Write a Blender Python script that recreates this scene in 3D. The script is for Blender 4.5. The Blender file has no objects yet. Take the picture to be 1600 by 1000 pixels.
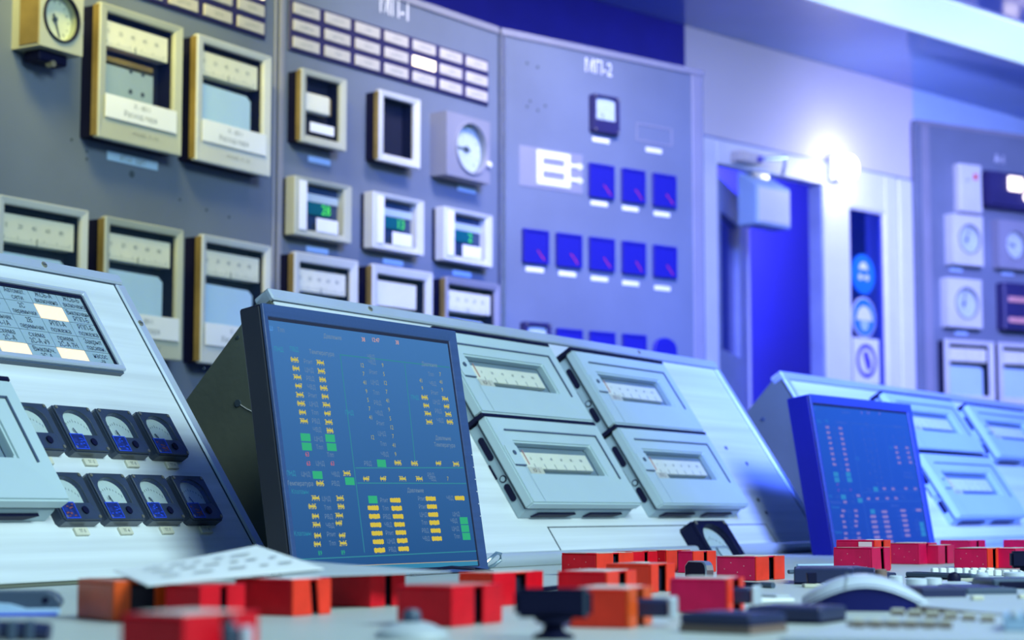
import bpy, bmesh, math, random
from mathutils import Matrix, Vector
random.seed(7)
S = bpy.context.scene
COL = S.collection
R = math.radians

# ------------------------------------------------------------------ camera
cam = bpy.data.cameras.new('camera'); camo = bpy.data.objects.new('camera', cam); COL.objects.link(camo)
cam.sensor_width = 36.0; cam.lens = 67.5; cam.clip_start = 0.02; cam.clip_end = 100
camo.location = (0, 0, 0.817); camo.rotation_euler = (R(90) + math.atan(0.1), 0, 0)
cam.dof.use_dof = True; cam.dof.focus_distance = 2.08; cam.dof.aperture_fstop = 7.2
S.camera = camo
# ------------------------------------------------------------------ view, world, lights
S.view_settings.view_transform = 'Standard'; S.view_settings.look = 'None'
S.view_settings.gamma = 1.0; S.view_settings.use_curve_mapping = False; S.view_settings.exposure = 0.0
W = bpy.data.worlds.new('world'); S.world = W; W.use_nodes = True
bg = W.node_tree.nodes['Background']; bg.inputs[0].default_value = (0.20, 0.56, 1.0, 1); bg.inputs[1].default_value = 0.27

def area(name, loc, target, sx, sy, power, color, spread=170):
    l = bpy.data.lights.new(name, 'AREA'); l.shape = 'RECTANGLE'; l.size = sx; l.size_y = sy; l.energy = power; l.color = color; l.spread = R(spread)
    o = bpy.data.objects.new(name, l); COL.objects.link(o); o.location = loc
    d = Vector(target) - Vector(loc); o.rotation_euler = d.to_track_quat('-Z', 'Y').to_euler(); return o
def point(name, loc, power, color, r=0.05):
    l = bpy.data.lights.new(name, 'POINT'); l.energy = power; l.color = color; l.shadow_soft_size = r
    o = bpy.data.objects.new(name, l); COL.objects.link(o); o.location = loc; return o

area('ceiling_panel_lamp', (1.5, 0.5, 2.40), (0.0, 2.9, 0.9), 1.6, 0.7, 84, (0.70, 0.97, 1.0))
area('warm_ceiling_lamp', (-0.70, 2.7, 2.46), (-0.85, 3.5, 2.0), 0.7, 0.3, 9.5, (1.0, 0.84, 0.20), 80)
area('pale_fill', (0.45, 3.7, 2.48), (0.15, 4.8, 1.7), 0.6, 0.3, 13, (1.0, 0.90, 0.98), 95)  # unseen fill added to whiten the middle panels
area('violet_fill', (1.6, 5.6, 2.50), (1.25, 7.2, 1.7), 1.2, 0.5, 3.0, (0.95, 0.82, 0.95), 110)  # unseen violet fill added to tint the door wall
area('far_blue_fill', (2.0, 5.3, 2.45), (2.4, 7.7, 1.7), 0.8, 0.5, 58, (0.30, 0.32, 1.0), 80)  # added fill without a fixture, turns the far right panel blue
area('blue_ceiling_lamp', (1.2, 1.6, 2.4), (0.95, 4.6, 1.0), 0.7, 0.5, 78, (0.06, 0.13, 1.0), 60)  # invented blue light that tints the right side
area('corridor_fill', (1.03, 7.76, 2.35), (1.17, 8.47, 1.7), 0.5, 0.3, 17, (0.26, 0.26, 1.0), 150)  # added out of view to colour the door space blue

# ------------------------------------------------------------------ helpers
def lin(r, g, b):
    f = lambda c: (c / 255 / 12.92) if c / 255 <= 0.04045 else ((c / 255 + 0.055) / 1.055) ** 2.4
    return (f(r), f(g), f(b), 1)

def mat(name, col, rough=0.5, metal=0.0, var=0.10, scale=(8, 8, 8), bump=0.0, bscale=60, emit=None, estr=0, alpha=1.0, trans=0.0, spec=0.5, coat=0.0):
    m = bpy.data.materials.new(name); m.use_nodes = True
    nt = m.node_tree; p = nt.nodes['Principled BSDF']
    p.inputs['Roughness'].default_value = rough; p.inputs['Metallic'].default_value = metal
    p.inputs['Specular IOR Level'].default_value = spec; p.inputs['Coat Weight'].default_value = coat
    p.inputs['Transmission Weight'].default_value = trans; p.inputs['Alpha'].default_value = alpha
    p.inputs['Base Color'].default_value = col
    if var > 0 or bump > 0:
        tc = nt.nodes.new('ShaderNodeTexCoord'); mp = nt.nodes.new('ShaderNodeMapping'); mp.inputs['Scale'].default_value = scale
        nz = nt.nodes.new('ShaderNodeTexNoise'); nz.inputs['Detail'].default_value = 4; nz.inputs['Scale'].default_value = 1.0
        nt.links.new(tc.outputs['Object'], mp.inputs[0]); nt.links.new(mp.outputs[0], nz.inputs['Vector'])
        mx = nt.nodes.new('ShaderNodeMix'); mx.data_type = 'RGBA'
        mr = nt.nodes.new('ShaderNodeMapRange'); mr.inputs[1].default_value = 0.3; mr.inputs[2].default_value = 0.7
        nt.links.new(nz.outputs['Fac'], mr.inputs[0]); nt.links.new(mr.outputs[0], mx.inputs[0])
        mx.inputs[6].default_value = tuple(c * (1 - var) for c in col[:3]) + (1,)
        mx.inputs[7].default_value = tuple(min(1, c * (1 + var)) for c in col[:3]) + (1,)
        nt.links.new(mx.outputs[2], p.inputs['Base Color'])
        if bump > 0:
            n2 = nt.nodes.new('ShaderNodeTexNoise'); n2.inputs['Scale'].default_value = bscale
            nt.links.new(tc.outputs['Object'], n2.inputs['Vector'])
            b = nt.nodes.new('ShaderNodeBump'); b.inputs['Strength'].default_value = bump; b.inputs['Distance'].default_value = 0.001
            nt.links.new(n2.outputs['Fac'], b.inputs['Height']); nt.links.new(b.outputs[0], p.inputs['Normal'])
    if emit:
        p.inputs['Emission Color'].default_value = emit; p.inputs['Emission Strength'].default_value = estr
    return m

M = {}
M['alu'] = mat('brushed_laminate', (0.70, 0.74, 0.75, 1), 0.36, 0.0, 0.13, (1.5, 55, 3))
M['alu_trim'] = mat('aluminium_trim', (0.62, 0.68, 0.76, 1), 0.32, 0.35, 0.12, (3, 3, 40))
M['olive'] = mat('olive_enamel', (0.135, 0.145, 0.105, 1), 0.5, 0, 0.10, (9, 9, 9), 0.3, 90)
M['panel_grey'] = mat('grey_blue_enamel', (0.140, 0.172, 0.225, 1), 0.48, 0, 0.12, (3, 3, 3), 0.2, 60)
M['panel_trim'] = mat('grey_trim_enamel', (0.23, 0.24, 0.28, 1), 0.45, 0, 0.06)
M['rec'] = mat('grey_green_case_enamel', (0.47, 0.58, 0.60, 1), 0.4, 0, 0.04, (6, 6, 6), 0.1, 120)
M['rec_side'] = mat('case_base_enamel', (0.36, 0.46, 0.50, 1), 0.45, 0, 0.06)
M['recess_grey'] = mat('grey_recess_paint', (0.20, 0.27, 0.32, 1), 0.5, 0, 0.06)
M['wrec'] = mat('olive_grey_frame_enamel', (0.43, 0.45, 0.36, 1), 0.42, 0, 0.06)
M['wrec_pale'] = mat('pale_grey_frame_enamel', (0.56, 0.58, 0.54, 1), 0.42, 0, 0.06)
M['ochre'] = mat('ochre_edge_paint', (0.22, 0.16, 0.05, 1), 0.5, 0, 0.25, (14, 14, 14))
M['black'] = mat('black_plastic', (0.006, 0.007, 0.032, 1), 0.5, 0, 0.1, spec=0.12)
M['dark'] = mat('dark_recess', (0.006, 0.008, 0.03, 1), 0.6, 0, 0.1)
M['navy'] = mat('navy_frame_paint', (0.020, 0.018, 0.085, 1), 0.5, 0, 0.1)
M['bezel'] = mat('dark_blue_bezel_plastic', (0.040, 0.075, 0.20, 1), 0.34, 0, 0.08, (4, 160, 4), 0.25, 200)
M['mouse_navy'] = mat('navy_mouse_plastic', (0.006, 0.009, 0.12, 1), 0.5, 0, 0.06, spec=0.25)
M['bezel_far'] = mat('bezel_plastic_blue_veil', (0.035, 0.06, 0.30, 1), 0.40, 0, 0.08, (4, 160, 4), 0.25, 200)  # small monitor's bezel, blue veil of the right side painted into the colour
M['bezel_side'] = mat('black_monitor_shell', (0.006, 0.007, 0.022, 1), 0.5, 0, 0.1)
M['meter_black'] = mat('meter_bakelite', (0.035, 0.05, 0.085, 1), 0.33, 0, 0.12, (40, 40, 40))
M['dial'] = mat('dial_white', (0.72, 0.76, 0.74, 1), 0.55, 0, 0.03)
M['cream'] = mat('cream_scale', (0.88, 0.85, 0.68, 1), 0.55, 0, 0.06)
M['paper'] = mat('chart_paper', (0.52, 0.72, 0.90, 1), 0.7, 0, 0.04)
M['white'] = mat('white_card', (0.80, 0.82, 0.82, 1), 0.6, 0, 0.03)
M['tag'] = mat('ivory_tag', (0.66, 0.64, 0.50, 1), 0.5, 0, 0.1, (60, 60, 60))
M['ink'] = mat('dark_ink', (0.05, 0.07, 0.09, 1), 0.7, 0, 0)
M['ink_soft'] = mat('grey_ink', (0.22, 0.25, 0.25, 1), 0.7, 0, 0)
M['steel'] = mat('steel', (0.62, 0.64, 0.68, 1), 0.28, 0.9, 0.08, (60, 60, 60))
M['silver'] = mat('silver_plastic', (0.62, 0.68, 0.76, 1), 0.25, 0.15, 0.03)
M['brass'] = mat('brass_screw', (0.42, 0.38, 0.24, 1), 0.35, 0.7, 0.1)
M['blue_sticker'] = mat('blue_sticker', (0.012, 0.025, 0.16, 1), 0.4, 0, 0.5, (220, 220, 220))
M['blue_edge'] = mat('bright_blue_edge', (0.02, 0.08, 0.75, 1), 0.4, 0, 0)
M['sticker_ink'] = mat('sticker_orange_ink', (0.25, 0.07, 0.04, 1), 0.5, 0, 0)
M['red'] = mat('red_enamel', (0.68, 0.004, 0.014, 1), 0.38, 0, 0.13, (50, 50, 50), 0.15, 120, spec=0.28)
M['orange_red'] = mat('orange_red_enamel', (0.84, 0.040, 0.016, 1), 0.38, 0, 0.12, (50, 50, 50), 0.15, 120, spec=0.28)
M['orange'] = mat('orange_enamel', (0.74, 0.085, 0.010, 1), 0.38, 0, 0.12, (50, 50, 50), 0.15, 120, spec=0.28)
M['crimson'] = mat('red_enamel_blue_cast', (0.62, 0.006, 0.075, 1), 0.38, 0, 0.12, (50, 50, 50), 0.15, 120, spec=0.28)  # red covers, tint of the blue light mixed into the colour
M['worn'] = mat('worn_paper_label', (0.68, 0.64, 0.60, 1), 0.6, 0, 0.15, (60, 60, 60))
M['pink'] = mat('faded_pink_top', (0.60, 0.28, 0.24, 1), 0.4, 0, 0.15, (60, 60, 60))
M['desk'] = mat('desk_enamel', (0.50, 0.54, 0.50, 1), 0.42, 0, 0.05, (6, 6, 6))
M['plate'] = mat('grey_plate_plastic', (0.46, 0.51, 0.54, 1), 0.45, 0, 0.05, (10, 10, 10))
M['beige'] = mat('beige_plastic', (0.62, 0.60, 0.48, 1), 0.5, 0, 0.05)
M['brown'] = mat('brown_edge', (0.20, 0.13, 0.11, 1), 0.5, 0, 0.1)
M['grey_blue'] = mat('slate_plastic', (0.06, 0.09, 0.145, 1), 0.4, 0, 0.1)
M['slate_dark'] = mat('dark_slate_plastic', (0.018, 0.025, 0.085, 1), 0.4, 0, 0.1)
M['wallw'] = mat('lilac_white_wall_paint', (0.66, 0.64, 0.70, 1), 0.6, 0, 0.03, (2, 2, 2))
M['frame_w'] = mat('white_frame_paint', (0.76, 0.79, 0.84, 1), 0.4, 0, 0.03)
M['wall_veil'] = mat('wall_paint_blue_veil', (0.014, 0.014, 0.30, 1), 0.6, 0, 0.1)  # dark wall with the blue haze painted into its colour
M['corridor_veil'] = mat('corridor_blue_veil', (0.075, 0.08, 0.50, 1), 0.6, 0, 0.1, (1, 1, 1))  # dark space behind the door, blue veil put into the base colour
M['leaf'] = mat('blue_grey_door_paint', (0.30, 0.36, 0.62, 1), 0.45, 0, 0.1)
M['leaf_glass'] = mat('dark_blue_door_pane', (0.03, 0.05, 0.35, 1), 0.15, 0, 0.1)
M['ceil'] = mat('glossy_blue_ceiling', (0.18, 0.28, 0.72, 1), 0.10, 0, 0.12, (1.2, 1.2, 1.2), spec=0.6)
M['floor'] = mat('grey_linoleum', (0.22, 0.24, 0.25, 1), 0.5, 0, 0.2, (4, 4, 4))
M['tube'] = mat('lit_diffuser', (0.8, 0.9, 1, 1), 0.5, 0, 0, emit=(0.50, 0.78, 1.0, 1), estr=0.95)
M['flare_white'] = mat('flare_lamp_lens', (1, 1, 1, 1), 0.4, 0, 0, emit=(1.0, 0.98, 0.88, 1), estr=14)  # lens of the added lamp at the flare spot
M['lit'] = mat('lit_cell', (0.9, 0.8, 0.6, 1), 0.5, 0, 0, emit=(1.0, 0.86, 0.62, 1), estr=2.4)
M['lit_warm'] = mat('lit_amber_tile', (0.9, 0.75, 0.55, 1), 0.5, 0, 0.0, emit=(1.0, 0.66, 0.36, 1), estr=0.80)
M['amber'] = mat('amber_indicator_lens', (0.9, 0.5, 0.2, 1), 0.4, 0, 0, emit=(1.0, 0.55, 0.22, 1), estr=1.2)
M['tile'] = mat('frosted_grey_blue_tile', (0.44, 0.56, 0.62, 1), 0.35, 0, 0.05, (12, 12, 12))
M['green_led'] = mat('green_digit', (0.02, 0.3, 0.02, 1), 0.5, 0, 0, emit=(0.10, 0.9, 0.10, 1), estr=0.9)
M['teal_glass'] = mat('teal_display_filter', (0.005, 0.10, 0.13, 1), 0.25, 0, 0.1)
M['meter_veil'] = mat('meter_face_blue_veil', (0.010, 0.010, 0.24, 1), 0.45, 0, 0.08)  # black meter faces, coloured by the blue veiling glare
M['shell_veil'] = mat('shell_plastic_blue_veil', (0.006, 0.007, 0.19, 1), 0.45, 0, 0.08, spec=0.25)  # black monitor shell with blue haze painted in
M['blue_window'] = mat('dark_blue_window', (0.02, 0.045, 0.10, 1), 0.25, 0, 0.1)
M['sign_blue'] = mat('sign_blue', (0.015, 0.20, 0.75, 1), 0.4, 0, 0)
M['sign_violet'] = mat('sign_violet_blue', (0.06, 0.04, 0.60, 1), 0.4, 0, 0)
M['red_mark'] = mat('red_mark', (0.7, 0.03, 0.03, 1), 0.5, 0, 0)
M['pale_blue'] = mat('pale_blue_enamel', (0.42, 0.60, 0.80, 1), 0.4, 0, 0.03)

def glass_mat(name, tint, fac):
    m = bpy.data.materials.new(name); m.use_nodes = True; nt = m.node_tree; nt.nodes.clear()
    o = nt.nodes.new('ShaderNodeOutputMaterial'); mx = nt.nodes.new('ShaderNodeMixShader')
    t = nt.nodes.new('ShaderNodeBsdfTransparent'); g = nt.nodes.new('ShaderNodeBsdfGlossy')
    nz = nt.nodes.new('ShaderNodeTexNoise'); nz.inputs['Scale'].default_value = 9
    mr = nt.nodes.new('ShaderNodeMapRange'); mr.inputs[3].default_value = fac * 0.7; mr.inputs[4].default_value = fac * 1.3
    nt.links.new(nz.outputs['Fac'], mr.inputs[0]); nt.links.new(mr.outputs[0], mx.inputs[0])
    t.inputs[0].default_value = tint; g.inputs['Roughness'].default_value = 0.12
    nt.links.new(t.outputs[0], mx.inputs[1]); nt.links.new(g.outputs[0], mx.inputs[2]); nt.links.new(mx.outputs[0], o.inputs[0])
    return m
M['glass'] = glass_mat('window_glass', (0.97, 0.98, 0.98, 1), 0.05)
M['meter_glass'] = glass_mat('meter_glass', (0.94, 0.97, 0.96, 1), 0.06)
M['clear'] = glass_mat('clear_plastic', (0.62, 0.74, 0.78, 1), 0.25)
M['window_glass_blue'] = glass_mat('blue_tinted_glass', (0.35, 0.42, 0.85, 1), 0.12)

def screen_mat(name, top, bot, estr, h):
    m = bpy.data.materials.new(name); m.use_nodes = True; nt = m.node_tree; p = nt.nodes['Principled BSDF']
    p.inputs['Base Color'].default_value = (0.01, 0.02, 0.04, 1); p.inputs['Roughness'].default_value = 0.35
    tc = nt.nodes.new('ShaderNodeTexCoord'); sx = nt.nodes.new('ShaderNodeSeparateXYZ'); nt.links.new(tc.outputs['Object'], sx.inputs[0])
    mr = nt.nodes.new('ShaderNodeMapRange'); mr.inputs[1].default_value = -h; mr.inputs[2].default_value = 0
    nt.links.new(sx.outputs['Y'], mr.inputs[0])
    mx = nt.nodes.new('ShaderNodeMix'); mx.data_type = 'RGBA'; mx.inputs[6].default_value = bot; mx.inputs[7].default_value = top
    nt.links.new(mr.outputs[0], mx.inputs[0]); nt.links.new(mx.outputs[2], p.inputs['Emission Color']); p.inputs['Emission Strength'].default_value = estr
    return m
M['screen'] = screen_mat('lit_screen', lin(64, 118, 178), lin(6, 62, 118), 0.9, 0.30)
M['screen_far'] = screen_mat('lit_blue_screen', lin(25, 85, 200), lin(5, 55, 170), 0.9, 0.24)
def em(name, c, s=1.0): return mat(name, (0.02, 0.02, 0.02, 1), 0.6, 0, 0, emit=c, estr=s)
INK = {'y': em('screen_yellow', lin(190, 178, 60)), 's': em('screen_pale_yellow', lin(165, 160, 75)), 'w': em('screen_gold', lin(205, 182, 30)),
       'g': em('screen_grey', lin(92, 122, 158)), 'L': em('screen_grey_words', lin(105, 130, 155)), 'G': em('screen_green', lin(10, 165, 110)),
       'r': em('screen_red', lin(205, 85, 90)), 't': em('screen_teal', lin(20, 135, 165)), 'T': em('screen_teal_words', lin(15, 125, 155)),
       'o': em('screen_orange', lin(225, 160, 130)), 'b': em('screen_blue', lin(70, 145, 225)), 'line': em('screen_line', lin(18, 120, 140)),
       'line_o': em('screen_border', lin(190, 165, 120)), 'bar': em('screen_taskbar', lin(20, 120, 160))}
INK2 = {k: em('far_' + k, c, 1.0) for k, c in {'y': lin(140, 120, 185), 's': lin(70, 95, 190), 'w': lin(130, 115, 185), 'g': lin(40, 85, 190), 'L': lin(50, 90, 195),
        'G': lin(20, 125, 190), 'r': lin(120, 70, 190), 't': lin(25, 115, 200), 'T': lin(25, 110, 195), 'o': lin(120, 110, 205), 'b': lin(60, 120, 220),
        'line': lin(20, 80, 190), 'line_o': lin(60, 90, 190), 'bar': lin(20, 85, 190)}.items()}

# ------------------------------------------------------------------ mesh builder
class MB:
    def __init__(s): s.v = []; s.f = []
    def add(s, vs, fs):
        n = len(s.v); s.v += [tuple(p) for p in vs]; s.f += [tuple(i + n for i in f) for f in fs]; return s
    def box(s, x0, x1, y0, y1, z0, z1):
        vs = [(x, y, z) for z in (z0, z1) for y in (y0, y1) for x in (x0, x1)]
        return s.add(vs, [(0, 2, 3, 1), (4, 5, 7, 6), (0, 1, 5, 4), (2, 6, 7, 3), (0, 4, 6, 2), (1, 3, 7, 5)])
    def hexa(s, pts):   # 8 points in box order
        return s.add(pts, [(0, 2, 3, 1), (4, 5, 7, 6), (0, 1, 5, 4), (2, 6, 7, 3), (0, 4, 6, 2), (1, 3, 7, 5)])
    def prism(s, poly, z0, z1):
        n = len(poly)
        return s.add([(x, y, z0) for x, y in poly] + [(x, y, z1) for x, y in poly],
                     [tuple(range(n))[::-1], tuple(range(n, 2 * n))] + [(i, (i + 1) % n, n + (i + 1) % n, n + i) for i in range(n)])
    def prism_x(s, poly, x0, x1):   # polygon in (y, z)
        n = len(poly)
        return s.add([(x0, y, z) for y, z in poly] + [(x1, y, z) for y, z in poly],
                     [tuple(range(n)), tuple(range(n, 2 * n))[::-1]] + [(i, n + i, n + (i + 1) % n, (i + 1) % n) for i in range(n)])
    def prism_y(s, poly, y0, y1):   # polygon in (x, z)
        n = len(poly)
        return s.add([(x, y0, z) for x, z in poly] + [(x, y1, z) for x, z in poly],
                     [tuple(range(n)), tuple(range(n, 2 * n))[::-1]] + [(i, n + i, n + (i + 1) % n, (i + 1) % n) for i in range(n)])
    def ring(s, out, inn, z0, z1, zi=None):
        n = len(out); zi = z1 if zi is None else zi
        vs = [(x, y, z0) for x, y in out] + [(x, y, z1) for x, y in out] + [(x, y, z0) for x, y in inn] + [(x, y, zi) for x, y in inn]
        fs = []
        for i in range(n):
            j = (i + 1) % n
            fs += [(i, j, n + j, n + i), (n + i, n + j, 3 * n + j, 3 * n + i), (3 * n + i, 3 * n + j, 2 * n + j, 2 * n + i), (2 * n + i, 2 * n + j, j, i)]
        return s.add(vs, fs)
    def frame(s, o, i, z0, z1, zi=None):
        r = lambda q: [(q[0], q[2]), (q[1], q[2]), (q[1], q[3]), (q[0], q[3])]
        return s.ring(r(o), r(i), z0, z1, zi)
    def cyl(s, x, y, r, z0, z1, n=16, r2=None):
        r2 = r if r2 is None else r2
        a = [2 * math.pi * k / n for k in range(n)]
        return s.add([(x + r * math.cos(t), y + r * math.sin(t), z0) for t in a] + [(x + r2 * math.cos(t), y + r2 * math.sin(t), z1) for t in a],
                     [tuple(range(n))[::-1], tuple(range(n, 2 * n))] + [(i, (i + 1) % n, n + (i + 1) % n, n + i) for i in range(n)])
    def lathe(s, x, y, prof, n=20):
        vs = []; m = len(prof)
        for k in range(n):
            t = 2 * math.pi * k / n
            vs += [(x + r * math.cos(t), y + r * math.sin(t), z) for r, z in prof]
        fs = [(k * m + i, ((k + 1) % n) * m + i, ((k + 1) % n) * m + i + 1, k * m + i + 1) for k in range(n) for i in range(m - 1)]
        fs.append(tuple(k * m + m - 1 for k in range(n))); fs.append(tuple(k * m for k in range(n))[::-1])
        return s.add(vs, fs)
    def tube(s, pts, r, n=8):
        P = [Vector(p) for p in pts]; vs = []; fs = []
        for i, p in enumerate(P):
            t = (P[min(i + 1, len(P) - 1)] - P[max(i - 1, 0)]).normalized()
            u = t.cross(Vector((0, 0, 1)) if abs(t.z) < 0.9 else Vector((1, 0, 0))).normalized(); w = t.cross(u)
            vs += [tuple(p + u * r * math.cos(2 * math.pi * k / n) + w * r * math.sin(2 * math.pi * k / n)) for k in range(n)]
        for i in range(len(P) - 1):
            fs += [(i * n + k, i * n + (k + 1) % n, (i + 1) * n + (k + 1) % n, (i + 1) * n + k) for k in range(n)]
        fs += [tuple(range(n))[::-1], tuple(range((len(P) - 1) * n, len(P) * n))]
        return s.add(vs, fs)
    def build(s, name, m, parent=None, bevel=0.0, smooth=False, seg=1):
        me = bpy.data.meshes.new(name); me.from_pydata(s.v, [], s.f); me.update()
        bm = bmesh.new(); bm.from_mesh(me); bmesh.ops.recalc_face_normals(bm, faces=bm.faces)
        if bevel > 0:
            es = [e for e in bm.edges if len(e.link_faces) == 2 and e.calc_face_angle(0) > 0.6]
            bmesh.ops.bevel(bm, geom=es, offset=bevel, segments=seg, affect='EDGES', clamp_overlap=True)
        if smooth:
            for f in bm.faces: f.smooth = True
            for e in bm.edges:
                if len(e.link_faces) == 2 and e.calc_face_angle(0) > 0.7: e.smooth = False
        bm.to_mesh(me); bm.free(); me.materials.append(M[m] if isinstance(m, str) else m)
        o = bpy.data.objects.new(name, me); COL.objects.link(o)
        if parent: o.parent = parent
        return o

_gl = {}
def glyphs(t):
    if t not in _gl:
        c = bpy.data.curves.new('t', 'FONT'); c.body = t; c.size = 1; c.resolution_u = 2; c.align_x = 'CENTER'
        o = bpy.data.objects.new('t', c); me = bpy.data.meshes.new_from_object(o)
        _gl[t] = ([tuple(v.co) for v in me.vertices], [tuple(p.vertices) for p in me.polygons])
        bpy.data.objects.remove(o); bpy.data.curves.remove(c); bpy.data.meshes.remove(me)
    return _gl[t]
def text(items, name, m, parent):   # (string, x, y, z, size[, xscale])
    b = MB()
    for it in items:
        t, x, y, z, sz = it[:5]; xs = it[5] if len(it) > 5 else 1.0
        v, f = glyphs(t); b.add([(x + p[0] * sz * xs, y + p[1] * sz - 0.35 * sz, z) for p in v], f)
    me = bpy.data.meshes.new(name); me.from_pydata(b.v, [], b.f); me.materials.append(M[m] if isinstance(m, str) else m)
    o = bpy.data.objects.new(name, me); COL.objects.link(o); o.parent = parent; o['kind'] = 'stuff'; return o

def frame_m(O, a, t):
    a, t = R(a), R(t)
    d = Vector((math.sin(a), math.cos(a), 0)); nh = Vector((math.cos(a), -math.sin(a), 0)); z = Vector((0, 0, 1))
    v = math.cos(t) * z - math.sin(t) * nh; n = math.cos(t) * nh + math.sin(t) * z
    return Matrix(((d.x, v.x, n.x, O[0]), (d.y, v.y, n.y, O[1]), (d.z, v.z, n.z, O[2]), (0, 0, 0, 1)))
def T(x, y, z=0): return Matrix.Translation((x, y, z))
def thing(name, label, cat, mtx, group=None):
    o = bpy.data.objects.new(name, None); COL.objects.link(o); o.empty_display_size = 0.02; o.matrix_world = mtx
    o['label'] = label; o['category'] = cat
    if group: o['group'] = group
    return o
def tag(o, label, cat, group=None):
    o['label'] = label; o['category'] = cat
    if group: o['group'] = group
    return o
def struct(o): o['kind'] = 'structure'; return o
def kids(o): return [c for c in bpy.data.objects if c.parent == o]
def dup(root, mtx, label, group=None):
    r = root.copy(); COL.objects.link(r); r.matrix_world = mtx; r['label'] = label
    if group: r['group'] = group
    for ch in kids(root):
        c = ch.copy(); COL.objects.link(c); c.parent = r
        for g in kids(ch):
            d = g.copy(); COL.objects.link(d); d.parent = c
    return r
def polar(poly, c, angs):
    out = []
    for a in angs:
        dx, dy = math.cos(a), math.sin(a); best = 1e9
        for i in range(len(poly)):
            x1, y1 = poly[i][0] - c[0], poly[i][1] - c[1]; x2, y2 = poly[(i + 1) % len(poly)][0] - c[0], poly[(i + 1) % len(poly)][1] - c[1]
            ex, ey = x2 - x1, y2 - y1; den = dx * ey - dy * ex
            if abs(den) < 1e-12: continue
            t = (x1 * ey - y1 * ex) / den; u = (x1 * dy - y1 * dx) / den
            if t > 0 and -1e-6 <= u <= 1 + 1e-6: best = min(best, t)
        out.append((c[0] + dx * best, c[1] + dy * best))
    return out
def angles(polys, c, n=24):
    A = [2 * math.pi * k / n - math.pi for k in range(n)]
    for p in polys: A += [math.atan2(y - c[1], x - c[0]) for x, y in p]
    A = sorted(A); out = []
    for a in A:
        if not out or a - out[-1] > 1e-3: out.append(a)
    return out
def circle(x, y, r, n=24, ry=None): return [(x + r * math.cos(2 * math.pi * k / n), y + (ry or r) * math.sin(2 * math.pi * k / n)) for k in range(n)]
def rect(x0, x1, y0, y1): return [(x0, y0), (x1, y0), (x1, y1), (x0, y1)]

FL = frame_m((-0.4588, 2.184, 1.0752), 24.4, 33)
KL = 0.84
FR1 = frame_m((0.3579, 3.4, 1.0679), 30.1, 33)
FR2 = frame_m((0.513, 3.64, 1.0674), 33.8, 33)
FW1 = frame_m((-0.4985, 4.0, 0), 31.5, 0)
FW2 = frame_m((-0.4985, 4.0, 0), 36.2, 0)
FW3 = frame_m((-0.0312, 4.6385, 0), 49.7, 0)
FW4 = frame_m((0.6733, 6.7, 0), 45.1, 0)
FW5 = frame_m((1.6697, 7.6223, 0), 58.5, 0)
FM1 = frame_m((-0.2486, 1.9008, 1.0244), 31.5, 9.5)
FM2 = frame_m((0.4655, 3.0, 1.0013), 35.9, 9.5)

# ================================================================== room shell
b = MB().box(-4, 6, -2, 10, -0.1, 0); struct(b.build('floor', 'floor'))
b = MB().box(-4, 6.5, 1.2, 12, 2.527, 2.6); struct(b.build('ceiling', 'ceil'))
# wall beyond: dark stretch with painted blue veil left of the doorway, pale stretch with the door and the tall window
b = MB().box(-6, -0.09, 0, 2.526, -0.15, 0.0); o = b.build('wall_left', 'wall_veil'); o.matrix_world = FW4; struct(o)
o = thing('wall_back', 'x', 'x', FW4); del o['label']; del o['category']; struct(o); wall_back = o
b = MB()
b.box(-0.09, 1.34, 2.15, 2.526, -0.15, 0)          # above the doorway
b.build('upper_wall', 'wallw', wall_back)
b = MB()
b.box(-0.09, 0.08, 0, 2.141, -0.05, 0.004)          # left jamb
b.box(0.08, 0.72, 2.055, 2.141, -0.05, 0.004)      # lintel
b.box(0.72, 0.880, 0, 2.141, -0.05, 0.004)         # post between door and window
b.box(0.880, 1.126, 1.990, 2.141, -0.05, 0.004)
b.box(1.126, 1.205, 0, 2.141, -0.05, 0.004)
b.box(1.225, 1.36, 0, 2.141, -0.05, 0.004)
b.box(1.205, 1.225, 0, 2.141, -0.15, -0.02)
b.box(0.880, 1.126, 0, 0.9, -0.05, 0.004)
b.build('frame_surround', 'frame_w', wall_back, 0.003)
b = MB().box(-0.09, 1.34, 2.141, 2.15, -0.15, -0.004); b.build('joint_line', 'leaf', wall_back)
b = MB().box(1.34, 4.5, 0, 2.526, -0.15, -0.002); o = b.build('wall_right', 'pale_blue'); o.matrix_world = FW4; struct(o)
# space behind the doorway
b = MB().box(-0.3, 3.2, 0, 2.5, -0.95, -0.9); o = b.build('wall_corridor', 'corridor_veil'); o.matrix_world = FW4; struct(o)

# door: leaf swung back at the left of the opening
d1 = thing('door_1', 'x', 'x', FW4 @ T(0.085, 0, -0.01)); del d1['label']; del d1['category']; struct(d1)
ang = R(29)
lf = MB().frame((0, 0.70, 0.0, 2.02), (0.10, 0.50, 1.40, 1.90), -0.04, 0.0).build('door_leaf', 'leaf', d1, 0.003); lf.rotation_euler = (0, ang, 0)
MB().box(0.10, 0.50, 1.40, 1.90, -0.03, -0.02).build('pane', 'leaf_glass', lf)
MB().box(0.70, 0.74, 0, 2.02, -0.045, 0.004).build('edge_strip', 'frame_w', lf, 0.002)
hb = MB(); hb.tube([(0.64, 1.02, 0.0), (0.64, 1.02, 0.05), (0.54, 1.02, 0.05)], 0.009); hb.build('door_handle', 'steel', lf)
MB().box(0.618, 0.632, 0, 2.05, -0.05, 0.012).build('jamb_bead', 'leaf', d1, 0.002)

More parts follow.
